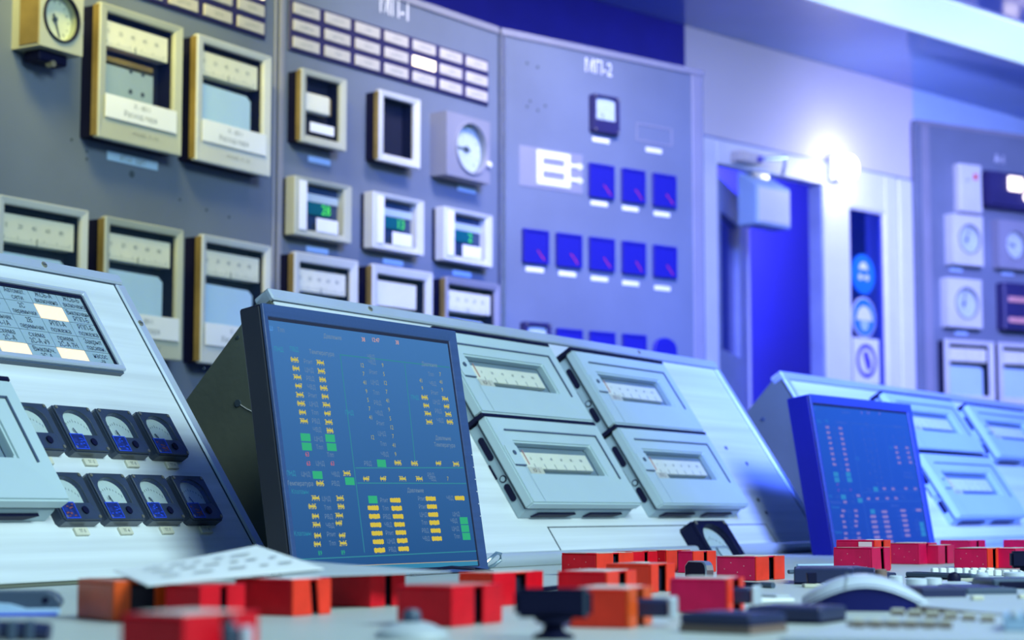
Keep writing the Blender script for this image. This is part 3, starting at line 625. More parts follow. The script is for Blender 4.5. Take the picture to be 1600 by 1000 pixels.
# ================================================================== desk and consoles
dk = thing('control_desk', 'long pale enamelled control desk carrying the switches and consoles', 'desk', Matrix.Translation((0, 0, 0)))
MB().prism([(-1.45, 0.45), (0.9, 0.25), (3.2, 2.2), (3.2, 5.4), (0.75, 4.3), (0.05, 3.95), (-0.93, 2.78), (-1.45, 1.75)], 0.71, 0.75).build('desktop', 'desk', dk)
for x, y in ((-1.3, 0.9), (0.8, 0.8), (2.9, 2.6), (-1.0, 2.4), (2.6, 4.7)):
    MB().box(x - 0.04, x + 0.04, y - 0.04, y + 0.04, 0, 0.71).build('leg', 'panel_trim', dk)

def console(F, name, label, x0, x1, bot, trim=0.016, drop=None):
    t = thing(name, label, 'console', F, 'sloping instrument consoles')
    tt = R(33); zt = F.translation.z; H = zt - 0.7505
    st, ct = math.sin(tt), math.cos(tt)
    # profile in local (y, z): front face, bottom at desk height, 45 degree back
    fb = -H / ct
    back = (-H * (ct - st), -H * (ct + st))
    prof = [(trim, 0.0), (fb, 0.0), back, (trim * 0.6, -0.02)]
    MB().prism_x(prof, x0, x1).build('body', 'olive', t)
    MB().box(x0 + 0.002, x1 - trim, bot, -0.001, 0, 0.003).build('face_panel', 'alu', t, 0.001)
    MB().box(x0, x1 + 0.004, 0.0, trim + 0.001, -0.02, 0.006).build('top_trim', 'alu_trim', t, 0.002)
    MB().box(x1 - trim + 0.001, x1 + 0.004, bot, -0.001, -0.02, 0.006).build('side_trim', 'alu_trim', t, 0.002)
    b = MB(); b.box(x0, x1 - trim + 0.001, -0.0018, 0.0, 0.003, 0.0036); b.box(x1 - trim - 0.0008, x1 - trim + 0.0012, bot, 0.0, 0.003, 0.0036); b.build('trim_seam', 'ink', t)
    return t
def screw(t, x, y, r, z, m='ink'):
    s = MB().cyl(x, y, r, z, z + 0.0012, 10).build('screw', 'brass', t)
    MB().box(x - r * 0.9, x + r * 0.9, y - r * 0.18, y + r * 0.18, z + 0.0012, z + 0.0014).build('slot', m, s)
cL = console(FL, 'console', 'nearest sloping console with a lit alarm plate and eight black meters', -0.88, 0.0135, -0.384, 0.0135)
screw(cL, -0.1235, 0.007, 0.0038, 0.006); screw(cL, 0.007, -0.057, 0.0038, 0.006); screw(cL, -0.353, 0.007, 0.0038, 0.006)
cR = console(FR1, 'console', 'middle sloping console with four grey recorders behind the large monitor', -1.29, 0.010, -0.374)
for x, y in ((-0.173, -0.175), (-0.125, -0.205), (-0.172, -0.278), (-0.170, -0.303)): MB().cyl(x, y, 0.0035, 0.003, 0.0045, 10).build('bolt', 'ink', cR)
for x in (-1.08, -0.30): screw(cR, x, 0.008, 0.004, 0.006)
# removable cover plate and rounded foot strip
b = MB(); b.frame((-0.932, -0.20, -0.372, -0.324), (-0.9295, -0.203, -0.372, -0.3255), 0.003, 0.0034); b.build('plate_joint', 'ink', cR)
MB().box(-0.929, -0.204, -0.372, -0.326, 0.003, 0.0036).build('cover_plate', 'alu', cR)
b = MB(); prof = [(-0.364, 0.003)] + [(-0.372 + 0.009 * math.cos(R(q)), 0.004 + 0.013 * math.sin(R(q))) for q in range(30, 181, 25)] + [(-0.379, 0.003)]
b.prism_x(prof, -1.288, 0.008); b.build('foot_strip', 'alu_trim', cR, smooth=True)
for y, z, r in ((-0.0759, -0.1048, 0.0045), (-0.1022, -0.0883, 0.004), (-0.0085, -0.0626, 0.0022), (-0.006, -0.034, 0.0022), (-0.0105, -0.125, 0.0022)):
    hole = MB(); hole.tube([(-1.2901, y, z), (-1.2912, y, z)], r, 10); hole.build('side_hole', 'ink', cR)
scr_ = MB(); scr_.tube([(-1.2905, -0.079, -0.103), (-1.2905, -0.090, -0.097), (-1.2905, -0.1005, -0.0895)], 0.0005, 5); scr_.build('paint_scratch', 'worn', cR)
c2 = console(FR2, 'console', 'farthest sloping console at the right, behind the small monitor', 0.0, 2.2, -0.374)
MB().box(-0.003, 0.020, -0.374, 0.0, 0.0, 0.006).build('left_trim', 'alu_trim', c2, 0.002)
b = MB(); b.prism_x([(y, z) for y, z in prof], 0.0, 2.2); b.build('foot_strip', 'alu_trim', c2, smooth=True)
holeb = MB()
for y, z in ((-0.09, -0.145), (-0.10, -0.135), (-0.04, -0.075)): holeb.tube([(-0.0001, y, z), (-0.002, y, z)], 0.004, 8)
holeb.build('rivet', 'ink', c2)

# ---- lit alarm plate
t = thing('alarm_plate', 'grey lettered alarm plate with three glowing amber tiles', 'alarm panel', FL @ T(-0.56 * KL, -0.159 * KL))
w, h = 0.463 * KL, 0.127 * KL
MB().frame((0, w, 0, h), (0.006, w - 0.006, 0.008, h - 0.005), 0.003, 0.013, 0.012).build('frame', 'alu_trim', t, 0.0015)
MB().frame((0.005, w - 0.005, 0.007, h - 0.004), (0.008, w - 0.008, 0.0085, h - 0.008), 0.003, 0.0085).build('gasket', 'black', t)
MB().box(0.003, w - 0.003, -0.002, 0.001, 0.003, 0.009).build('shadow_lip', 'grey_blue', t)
nx, ny = 8, 5; gx0, gx1, gy0, gy1 = 0.0055, w - 0.0035, 0.0068, h - 0.0060; tw, th = (gx1 - gx0) / nx, (gy1 - gy0) / ny
tiles = [['Насос|откл.', 'АВР|резерв', 'Уровень|низкий', 'Клапан|закрыт', 'Ввод|1А', 'Автомат.|сети', 'ЖСБ-А|включено', 'ЖСБ-Б|включено'],
         ['Насос|2В', 'Давление|ГПЗ', 'Клапан|2В', 'Ток|ротора', 'схема|ДВ', '2С|перемычки', '', 'Выключены|РПП-Б'],
         ['Ток|статора', 'Подпитка|1А', 'схема|ДВ', 'Насос|1В', 'перемычек|2А-1А', '2В|перемычек', 'РПП-А|пожежа', 'РПП-Б|пожежа'],
         ['Ввод|защита', 'Сигнал|сети', 'схема|1В', 'схема|2С', 'схема|2С-А', 'схема|2С-А √9', 'прием|2С-А 7Н', 'Закрыт|пасивн.'],
         ['Ввод|резерв', 'Сигнал|сети', 'схема|1В', 'Насос|1В', '', 'Выключ.|2С-А', '', 'насос|√8']]
txt = []
for r_ in range(ny):
    for c_ in range(nx):
        x0 = gx0 + c_ * tw; y0 = gy1 - (r_ + 1) * th
        lit = tiles[r_][c_] == ''
        o = MB().box(x0 + 0.0004, x0 + tw - 0.0004, y0 + 0.0003, y0 + th - 0.0003, 0.004, 0.0062).build('tile', 'lit_warm' if lit else 'tile', t)
        if lit: o['label'] = 'glowing amber tile'; continue
        for k, wd in enumerate(tiles[r_][c_].split('|')):
            txt.append((wd, x0 + tw / 2, y0 + th * (0.72 - 0.44 * k), 0.0065, 0.0092, min(1.0, 7.2 / max(len(wd), 1)) * 0.95))
text(txt, 'tile_lettering', 'ink', t)
MB().box(gx0, gx1, gy0, gy1, 0.0078, 0.0083).build('glass', 'glass', t)

# ---- eight black meters with tags
mx = [-0.385 * KL, -0.301 * KL, -0.217 * KL, -0.132 * KL]
gM = 'black square meters on the nearest console'
cn = ['first', 'second', 'third', 'fourth']
for r_, (yy, nm) in enumerate(((-0.2925 * KL, 'upper'), (-0.389 * KL, 'lower'))):
    for i, x in enumerate(mx):
        lb_ = 'black console meter with blue sticker, %s from the grey recorder in the %s row' % (cn[i], nm)
        square_meter(FL, x, yy, 0.0725 * KL, 0.0665 * KL, 0.018 * KL, lb_, gM, sticker=not (r_ == 0 and i == 0), needle=118 - 6 * ((i + r_) % 3))
        tg = MB().box(x + 0.026 * KL, x + 0.050 * KL, yy - 0.0125 * KL, yy - 0.0025 * KL, 0.003, 0.006).build('name_tag', 'tag', cL, 0.0005)
        text([(('ТГ-%d' % (i + 1 + 4 * r_)), x + 0.038 * KL, yy - 0.0075 * KL, 0.0063, 0.005)], 'tag_lettering', 'ink_soft', tg)

# ---- desk recorders (grey-green cases)
def console_recorder(F, x, y, w, h, dep, label, group, dist=0.0, left_slots=True):
    t = thing('console_recorder', label, 'recorder', F @ T(x, y, 0.003), group); dep -= 0.003
    k = w / 0.31
    # base with slanted lower edge
    z1 = dep * 0.48
    MB().hexa([(0.004, -0.002, 0), (w - 0.004, -0.002, 0), (0.004, h - 0.002, 0), (w - 0.004, h - 0.002, 0),
               (0.004, 0.001, z1), (w - 0.004, 0.001, z1), (0.004, h - 0.002, z1), (w - 0.004, h - 0.002, z1)]).build('base', 'rec_side', t, 0.001)
    # lid with window opening
    wx0, wx1, wy0, wy1 = 0.042 * k, 0.255 * k, h * 0.36, h * 0.72
    MB().frame((0, w, 0, h), (wx0, wx1, wy0, wy1), z1 + 0.0022, dep, dep - 0.002).build('lid', 'rec', t, 0.0022, seg=2)
    MB().box(0.002, w - 0.002, 0.002, h - 0.002, z1 - 0.0002, z1 + 0.0024).build('lid_joint', 'ink', t)
    MB().box(-0.003, w + 0.001, h + 0.0002, h + 0.0058, -0.002, dep - 0.001).build('gasket', 'black', t, 0.001)
    b = MB(); b.box(0.030 * k, 0.286 * k, h * 0.838, h * 0.855, dep, dep + 0.0006); b.box(0.283 * k, 0.2865 * k, h * 0.31, h * 0.855, dep, dep + 0.0006); b.build('lid_groove', 'grey_blue', t)
    b = MB(); b.box(0.0325 * k, 0.033 * k, 0.003, h * 0.42, dep, dep + 0.0003); b.build('lid_crease', 'rec_side', t)
    bk = MB().box(wx0 - 0.002, wx1 + 0.002, wy0 - 0.002, wy1 + 0.002, z1 + 0.0014, z1 + 0.003).build('window_recess', 'recess_grey', t)
    sy0, sy1 = wy0 + (wy1 - wy0) * 0.20, wy0 + (wy1 - wy0) * 0.74
    sc = MB().box(wx0 + 0.004, wx1 - (wx1 - wx0) * 0.10, sy0, sy1, z1 + 0.003, z1 + 0.0105).build('scale_plate', 'cream', t, 0.0008)
    b = MB()
    for q in range(6): b.box(wx0 + (wx1 - wx0) * (0.14 + 0.13 * q), wx0 + (wx1 - wx0) * (0.14 + 0.13 * q) + 0.001, sy0, sy0 + (sy1 - sy0) * 0.3, z1 + 0.0105, z1 + 0.0108)
    b.build('scale_marks', 'ink_soft', sc)
    text([(str(q * 20), wx0 + (wx1 - wx0) * (0.14 + 0.13 * q), (sy0 + sy1) / 2 + 0.003, z1 + 0.0109, 0.006) for q in range(6)], 'scale_numbers', 'ink_soft', sc)
    MB().box(wx0 + 0.016 * k, wx0 + 0.0172 * k, sy0 + 0.006, wy1 - 0.010, z1 + 0.0108, z1 + 0.0118).build('pointer', 'pink', t)
    yl = MB().box(wx0 + 0.008 * k, wx0 + 0.045 * k, wy0 + 0.001, wy0 + 0.012, z1 + 0.0105, z1 + 0.0112).build('yellow_tag', 'beige', t)
    text([('КР-2', wx0 + 0.026 * k, wy0 + 0.0065, z1 + 0.0114, 0.009)], 'tag_lettering', 'brown', yl)
    MB().box(wx0 + 0.0003, wx1 - 0.0003, wy0 + 0.0003, wy1 - 0.0003, dep - 0.006, dep - 0.0052).build('glass', 'glass', t)
    # latch tab and screw on the left edge
    lt = MB().box(0.006 * k, 0.036 * k, h * 0.44, h * 0.66, dep, dep + 0.0010).build('latch_tab', 'rec', t, 0.0004)
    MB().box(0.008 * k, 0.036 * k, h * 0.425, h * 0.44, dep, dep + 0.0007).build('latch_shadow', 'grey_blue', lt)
    MB().cyl(0.020 * k, h * 0.57, 0.0035, dep + 0.001, dep + 0.0025, 10).build('latch_screw', 'grey_blue', lt)
    if left_slots:
        def side(poly, name, m='black', p=None):
            b = MB(); b.prism_x(poly, 0.0030, 0.0045); return b.build(name, m, p or t)
        def stad(y0, y1, z0, z1_):
            r = (z1_ - z0) / 2; zc = (z0 + z1_) / 2
            return [(y1 - r + r * math.cos(R(q)), zc + r * math.sin(R(q))) for q in range(-90, 91, 30)] + [(y0 + r + r * math.cos(R(q)), zc + r * math.sin(R(q))) for q in range(90, 271, 30)]
        side(stad(h * 0.60, h * 0.86, z1 * 0.28, z1 * 0.82), 'side_slot'); side(stad(h * 0.14, h * 0.33, z1 * 0.28, z1 * 0.82), 'side_slot')
        side([(h * 0.42, 0.0), (h * 0.42, z1 * 0.18), (h * 0.58, z1 * 0.18), (h * 0.58, 0.0)], 'side_slot')
        s_ = side([(h * 0.385 + 0.005 * math.cos(R(q)), z1 * 0.60 + 0.005 * math.sin(R(q))) for q in range(0, 360, 30)], 'side_screw', 'black')
        b = MB(); b.prism_x([(h * 0.385 + 0.0035 * math.cos(R(q)), z1 * 0.60 + 0.0035 * math.sin(R(q))) for q in range(0, 360, 40)], 0.0026, 0.0032); b.build('screw_head', 'rec_side', s_)
    # two openings in the lower edge
    for xa, xb in ((0.10, 0.46), (0.56, 0.90)):
        b = MB(); b.prism_y([(w * xa, z1 * 0.25), (w * xb - 0.02 * k, z1 * 0.25), (w * xb, z1 * 0.70), (w * xa + 0.012 * k, z1 * 0.70)], -0.0032, 0.0006); b.build('lower_slot', 'black', t)
    return t
gR = 'grey recorders on the middle console'
console_recorder(FR1, -1.000, -0.309, 0.310, 0.134, 0.036, 'grey console recorder, lower one beside the large monitor', gR)
console_recorder(FR1, -1.000, -0.169, 0.310, 0.132, 0.036, 'grey console recorder, upper one partly hidden by the large monitor', gR)
console_recorder(FR1, -0.622, -0.309, 0.313, 0.134, 0.036, 'grey console recorder above the single black meter, lower row', gR)
console_recorder(FR1, -0.622, -0.169, 0.313, 0.132, 0.036, 'grey console recorder in the upper row, under the dark wall meters', gR)
gR2 = 'grey recorders on the far console'
console_recorder(FR2, 0.365, -0.330, 0.40, 0.150, 0.036, 'far console recorder below the gap line, right of the small monitor', gR2)
console_recorder(FR2, 0.375, -0.168, 0.385, 0.138, 0.036, 'far console recorder above, half hidden by the small monitor', gR2)
console_recorder(FR2, 0.845, -0.172, 0.385, 0.138, 0.036, 'far console recorder cut by the right picture edge', gR2)
console_recorder(FL, -0.698 * KL, -0.379 * KL, 0.303 * KL, 0.162 * KL, 0.043 * KL, 'grey green console recorder cut by the left picture edge', 'recorder on the nearest console', left_slots=False)
# black meter under the recorders
square_meter(FR1, -0.545, -0.372 - 0.075 + 0.045, 0.120, 0.070, 0.030, 'black meter with an arched white dial under the lower recorders', 'meter on the middle console', 'black', win=(0.014, 0.106, 0.003, 0.064, 0.030), sticker=False, boss=False, needle=95)

# ---- monitors
SCR = [('y', 0.0515, -0.0617, 0.0546, -0.1334, 8), ('y', 0.0998, -0.062, 0.1023, -0.1427, 9), ('g', 0.0765, -0.0623, 0.0776, -0.1425, 9), ('y', 0.0587, -0.2224, 0.0587, -0.2224, 1), ('y', 0.1055, -0.2221, 0.1053, -0.2318, 2), ('y', 0.0511, -0.2319, 0.0511, -0.2319, 1), ('y', 0.0545, -0.2431, 0.0543, -0.253, 2), ('y', 0.0995, -0.2425, 0.097, -0.2514, 2), ('y', 0.0541, -0.2652, 0.0516, -0.2749, 2), ('y', 0.1006, -0.2657, 0.1005, -0.2746, 2), ('g', 0.0788, -0.223, 0.08, -0.2743, 6), ('G', 0.0547, -0.2851, 0.0983, -0.2852, 2), ('B', 0.0543, -0.1523, 0.0545, -0.163, 2), ('B', 0.101, -0.1518, 0.1018, -0.1623, 2), ('g', 0.0784, -0.1533, 0.0782, -0.163, 2), ('r', 0.0533, -0.1719, 0.0535, -0.1825, 2), ('r', 0.0991, -0.1815, 0.0991, -0.1815, 1), ('g', 0.097, -0.1715, 0.0755, -0.182, 2), ('t', 0.019, -0.1944, 0.019, -0.1944, 1), ('g', 0.0459, -0.195, 0.1024, -0.1941, 2), ('B', 0.0681, -0.1957, 0.0681, -0.1957, 1), ('y', 0.1249, -0.1926, 0.1249, -0.1926, 1), ('L', 0.0336, -0.2058, 0.0336, -0.2058, 1), ('y', 0.0708, -0.2053, 0.0708, -0.2053, 1), ('g', 0.1002, -0.2049, 0.1002, -0.2049, 1), ('B', 0.1289, -0.202, 0.1289, -0.202, 1), ('T', 0.0317, -0.2152, 0.0269, -0.2625, 2), ('s', 0.1835, -0.0594, 0.1879, -0.1234, 7), ('s', 0.2271, -0.0565, 0.2296, -0.1673, 11), ('g', 0.205, -0.0541, 0.2068, -0.1679, 10), ('s', 0.1857, -0.1478, 0.1857, -0.1478, 1), ('s', 0.3075, -0.0709, 0.308, -0.0808, 2), ('y', 0.3107, -0.0925, 0.3136, -0.1239, 4), ('s', 0.3535, -0.0601, 0.3536, -0.0802, 3), ('y', 0.3572, -0.0921, 0.3613, -0.1219, 4), ('g', 0.332, -0.0615, 0.3388, -0.1209, 6), ('L', 0.3403, -0.1438, 0.3417, -0.1525, 2), ('g', 0.1693, -0.18, 0.1693, -0.18, 1), ('B', 0.1979, -0.1793, 0.1979, -0.1793, 1), ('y', 0.2324, -0.1778, 0.2682, -0.1778, 2), ('y', 0.3218, -0.1766, 0.3621, -0.1765, 2), ('y', 0.1622, -0.1986, 0.1969, -0.198, 2), ('y', 0.2378, -0.1974, 0.2738, -0.1969, 2), ('g', 0.3009, -0.1918, 0.3032, -0.1964, 2), ('s', 0.3382, -0.1959, 0.3382, -0.1959, 1), ('L', 0.2623, -0.2115, 0.2623, -0.2115, 1), ('B', 0.1704, -0.2235, 0.1704, -0.2235, 1), ('w', 0.1689, -0.2334, 0.1709, -0.2839, 6), ('w', 0.2167, -0.224, 0.2208, -0.2829, 7), ('g', 0.193, -0.2241, 0.1969, -0.2832, 7), ('w', 0.2937, -0.2216, 0.2955, -0.2715, 6), ('g', 0.2734, -0.2218, 0.2718, -0.2712, 6), ('g', 0.337, -0.2206, 0.337, -0.2206, 1), ('w', 0.3598, -0.2204, 0.3598, -0.2204, 1), ('g', 0.3462, -0.2409, 0.3462, -0.2409, 1), ('B', 0.3625, -0.2495, 0.3633, -0.2695, 3), ('g', 0.3391, -0.2495, 0.3412, -0.2693, 3), ('o', 0.1931, -0.0267, 0.219, -0.0254, 2), ('o', 0.2652, -0.0249, 0.2652, -0.0249, 1), ('L', 0.1306, -0.0286, 0.1306, -0.0286, 1), ('b', 0.0146, -0.0278, 0.0146, -0.0278, 1), ('g', 0.0325, -0.0281, 0.0325, -0.0281, 1), ('t', 0.0241, -0.0514, 0.0528, -0.0493, 2), ('L', 0.1052, -0.0498, 0.1052, -0.0498, 1), ('g', 0.2045, -0.0476, 0.2045, -0.0476, 1), ('L', 0.3316, -0.0487, 0.3316, -0.0487, 1), ('t', 0.1451, -0.1196, 0.2885, -0.0936, 2)]
WORDS = {'y': ['147', '2.15', '236', '0.35', '814', '77.4'], 's': ['12', '7', '41', '9', '5'], 'w': ['1.035', '242.7', '60.12', '318.4', '0.984'],
         'g': ['РВД', 'ЧВД', 'Рпит', 'ЦНД', 'Тпп'], 'L': ['Давление', 'Температура', 'Параметры'], 'r': ['0.0', '63'], 't': ['ПВД', 'ПНД'], 'T': ['Насосы', 'Клапаны'], 'o': ['12:47', '38'], 'b': ['Ш'], 'G': ['89', '5']}
def monitor(F, label, w, h, sx, inks, scr, side, group, bm='bezel', shell='bezel_side'):
    t = thing('monitor', label, 'monitor', F, group)
    bz = 0.0145 * sx[0]
    MB().frame((0, w, -h, 0), (bz * 0.72, w - bz * 1.1, -h + 0.006, -bz), -0.004, 0.0, -0.002).build('bezel', bm, t, 0.0008)
    MB().frame((bz * 0.6, w - bz * 0.9, -h + 0.005, -bz * 0.9), (bz * 0.78, w - bz * 1.3, -h + 0.007, -bz * 1.25), -0.012, -0.003).build('inner_lip', 'dark', t)
    MB().box(0.0, w, -h, 0.0, -side, -0.004).build('shell', shell, t, 0.002)
    MB().box(0.05, w - 0.05, -h * 0.82, -h * 0.18, -side - 0.018, -side).build('back_cover', 'bezel_side', t, 0.006)
    s = MB().box(bz * 0.7, w - bz, -h + 0.006, -bz, -0.0039, -0.0032).build('screen', scr, t)
    by = {}; rnd = random.Random(3)
    rects = {}
    for k, xa, ya, xb, yb, n in SCR:
        for i in range(n):
            f = i / max(n - 1, 1); x, y = xa + (xb - xa) * f, ya + (yb - ya) * f
            if k == 'B': rects.setdefault('G', []).append((x - 0.009, x + 0.009, y - 0.0045, y + 0.0045)); continue
            wd = WORDS[k][(i + int(x * 300)) % len(WORDS[k])]
            sz = 0.0092 if k in 'yw' else 0.0075
            if k in 'y': rects.setdefault('y', []).append((x - 0.006, x + 0.006, y - 0.0014, y + 0.0014))
            if k in 'w': rects.setdefault('w', []).append((x - 0.011, x + 0.011, y - 0.0024, y + 0.0024))
            by.setdefault(k, []).append((wd, x * sx[0], y * sx[1], -0.0030, sz * sx[1]))
    for k, its in by.items(): text(its, 'screen_text', inks[k], s)
    for k, rs in rects.items():
        b = MB()
        for x0, x1, y0, y1 in rs: b.box(x0 * sx[0], x1 * sx[0], y0 * sx[1], y1 * sx[1], -0.0032, -0.0031)
        b.build('screen_blocks', inks[k], s)['kind'] = 'stuff'
    b = MB()
    for x0, y0, x1, y1 in ((0.1416, -0.0491, 0.1400, -0.286), (0.276, -0.051, 0.270, -0.178), (0.1416, -0.0495, 0.378, -0.0495), (0.1433, -0.186, 0.378, -0.181), (0.1433, -0.204, 0.380, -0.2015), (0.012, -0.2916, 0.383, -0.2885)):
        e = 0.0007
        if abs(x1 - x0) < 0.02: b.prism([(x * sx[0], y * sx[1]) for x, y in ((x0 - e, y0), (x0 + e, y0), (x1 + e, y1), (x1 - e, y1))], -0.0032, -0.00305)
        else: b.prism([(x * sx[0], y * sx[1]) for x, y in ((x0, y0 - e), (x1, y1 - e), (x1, y1 + e), (x0, y0 + e))], -0.0032, -0.00305)
    b.build('screen_lines', inks['line'], s)
    MB().box(0.008 * sx[0], 0.388 * sx[0], -0.3012 * sx[1], -0.3005 * sx[1], -0.0032, -0.0030).build('screen_border', inks['line_o'], s)
    MB().box(0.009 * sx[0], w - bz * 1.2, -h + 0.0065, -0.3012 * sx[1], -0.0032, -0.0031).build('taskbar', inks['bar'], s)
    # foot: neck and base behind the screen
    return t
m1 = monitor(FM1, 'large monitor with rows of yellow and green figures on a blue screen', 0.352, 0.2770, (0.88, 0.88), INK, 'screen', 0.031, 'monitors on the desk')
for k in range(6): MB().cyl(0.3490, -0.145 - 0.014 * k, 0.0007, 0.0, 0.0005, 6).build('led', 'white', m1)
m2 = monitor(FM2, 'smaller looking monitor with faint figures on a deep blue screen at the right', 0.378, 0.2545, (0.945, 0.83), INK2, 'screen_far', 0.042, 'monitors on the desk', 'bezel_far', 'shell_veil')

# ================================================================== red switch covers
def cover(x, y, a, w, L, h, body, end, label, top='worn', slot=(0.42, 0.60), handle=None, tilt=0.0):
    t = thing('switch_cover', label, 'switch cover', frame_cover(x, y, a), 'red covers over the desk switches')
    k = 0.0016
    # local: x along the slotted end face, y away from the operator, z up
    b = MB(); b.box(0, w, 0.002, L, h - k, h); b.box(0, k, 0.002, L, 0, h - k); b.box(w - k, w, 0.002, L, 0, h - k); b.box(k, w - k, L - k, L, 0, h - k)
    b.build('hood', body, t, 0.0007)
    s0, s1 = w * slot[0], w * slot[1]
    MB().hexa([(0, 0, 0), (s0 + tilt, 0, 0), (0, 0.002, 0), (s0 + tilt, 0.002, 0), (0, 0, h), (s0, 0, h), (0, 0.002, h), (s0, 0.002, h)]).build('end_flap', end, t, 0.0005)
    MB().hexa([(s1 + tilt, 0, 0), (w, 0, 0), (s1 + tilt, 0.002, 0), (w, 0.002, 0), (s1, 0, h), (w, 0, h), (s1, 0.002, h), (w, 0.002, h)]).build('end_flap', end, t, 0.0005)
    MB().box(w * 0.12, w * 0.88, 0.006, L * 0.85, 0.001, h - 0.003).build('switch_body', 'dark', t, 0.001)
    if top: MB().box(w * 0.08, w * 0.86, L * 0.10, L * 0.88, h, h + 0.0005).build('top_label', top, t)
    if handle:
        b = MB(); b.box(s0 + 0.001, s1 - 0.001, -handle, 0.004, h * 0.25, h * 0.72); b.build('handle', 'slate_dark' if handle < 0.03 else 'grey_blue', t, 0.002)
        MB().box(s0, s1, -handle - 0.003, -handle, h * 0.2, h * 0.78).build('handle_tip', 'alu_trim', t, 0.001)
    return t
def frame_cover(x, y, a, z=0.7502):
    a = R(a); d = (math.sin(a), math.cos(a)); q = (-math.cos(a), math.sin(a))
    return Matrix(((d[0], q[0], 0, x), (d[1], q[1], 0, y), (0, 0, 1, z), (0, 0, 0, 1)))
CV = [(-0.2437, 1.1857, 56, 0.0402, 0.060, 0.0245, 'orange', 'orange', 'orange brown switch cover at the left end of the desk', 'pink', (0.28, 0.68)),
      (-0.1376, 0.8130, 34, 0.0474, 0.0371, 0.0235, 'red', 'red', 'red switch cover nearest the camera with a pale worn top', 'worn', (0.50, 0.62)),
      (-0.1884, 1.1708, 35, 0.0400, 0.0300, 0.0225, 'red', 'red', 'dark red switch cover beneath the handwritten paper', None, (0.45, 0.60)),
      (-0.1410, 1.2478, 33, 0.0397, 0.0499, 0.0235, 'red', 'orange_red', 'red switch cover with bright orange end and white top label', 'white', (0.44, 0.62)),
      (-0.0996, 1.3632, 33, 0.0420, 0.0366, 0.0235, 'red', 'red', 'dark red switch cover in front of the large monitor, under the grey paper', None, (0.42, 0.62)),
      (-0.0351, 1.1309, 30, 0.0585, 0.0384, 0.0235, 'red', 'red', 'large red switch cover with a narrow slot, left of the black handle', 'pink', (0.44, 0.62)),
      (-0.0132, 1.3773, 33, 0.0669, 0.0304, 0.0235, 'orange_red', 'red', 'red switch cover behind the black handle, by the clear clip', 'worn', (0.44, 0.66)),
      (0.0693, 1.4065, 25, 0.0580, 0.0398, 0.0235, 'red', 'orange_red', 'orange red switch cover with a white worn patch, behind the foremost orange one', 'worn', (0.40, 0.66)),
      (0.0676, 1.1188, 19, 0.0520, 0.0362, 0.0225, 'orange_red', 'orange', 'foremost orange switch cover with a grey lever beside it', 'worn', (0.36, 0.62)),
      (0.1440, 1.2886, 20, 0.0460, 0.0405, 0.0225, 'crimson', 'orange_red', 'crimson switch cover with a grey lever, behind the flat dark blocks', 'worn', (0.30, 0.74)),
      (0.1162, 1.6117, 30, 0.0462, 0.0431, 0.0235, 'orange_red', 'orange_red', 'orange red switch cover with a pale dot, left of the steel mirror cap', 'pink', (0.30, 0.64)),
      (0.0895, 2.0321, 34, 0.0756, 0.0447, 0.0235, 'red', 'orange_red', 'red switch cover against the console foot, leftmost of the back row', 'worn', (0.44, 0.60)),
      (0.1298, 2.0965, 32, 0.0600, 0.0238, 0.0240, 'red', 'red', 'red switch cover in the back row, second from the console foot', 'pink', (0.50, 0.64)),
      (0.1734, 2.1651, 32, 0.0590, 0.0300, 0.0240, 'red', 'orange_red', 'red switch cover in the back row, behind the steel mirror cap', 'worn', (0.44, 0.62)),
      (0.2003, 2.1302, 32, 0.0560, 0.0200, 0.0235, 'crimson', 'orange_red', 'red switch cover in the back row, below the black console meter', 'pink', (0.45, 0.62)),
      (0.2386, 1.8873, 32, 0.0670, 0.0435, 0.0235, 'crimson', 'orange_red', 'chipped red switch cover standing alone below the single console meter', 'worn', (0.44, 0.64)),
      (0.4041, 2.1683, 32, 0.0553, 0.0468, 0.0270, 'crimson', 'crimson', 'magenta red switch cover in front of the small monitor', None, (0.46, 0.66)),
      (0.5218, 2.4775, 34, 0.0610, 0.0429, 0.0270, 'crimson', 'crimson', 'magenta red switch cover with white stripes on top', None, (0.40, 0.52)),
      (0.5493, 2.4912, 34, 0.0560, 0.0160, 0.0240, 'crimson', 'crimson', 'magenta red switch cover squeezed behind its two neighbours at the right', 'worn', (0.42, 0.60)),
      (0.5641, 2.2901, 34, 0.0702, 0.0428, 0.0240, 'crimson', 'orange_red', 'large magenta red switch cover behind the white button rows', 'worn', (0.22, 0.40)),
      (0.6010, 2.3060, 34, 0.0700, 0.0250, 0.0235, 'crimson', 'crimson', 'magenta red switch cover behind the right-hand black handle', 'worn', (0.42, 0.60)),
      (0.6450, 2.7200, 34, 0.0600, 0.0450, 0.0270, 'crimson', 'crimson', 'magenta red switch cover at the foot of the far console', 'worn', (0.42, 0.60)),
      (0.7450, 2.7600, 34, 0.0600, 0.0450, 0.0270, 'crimson', 'crimson', 'magenta red switch cover at the far right edge, beside the far console', 'worn', (0.42, 0.60))]
cvs = []
for i, (x, y, a, w, L, h, bd, en, lb_, tp, sl_) in enumerate(CV):
    hd = {1: 0.010, 8: 0.018, 9: 0.012}.get(i)
    cvs.append(cover(x, y, a, w, L, h, bd, en, lb_, tp, sl_, hd, 0.003 if i in (3, 16, 17) else 0.0))
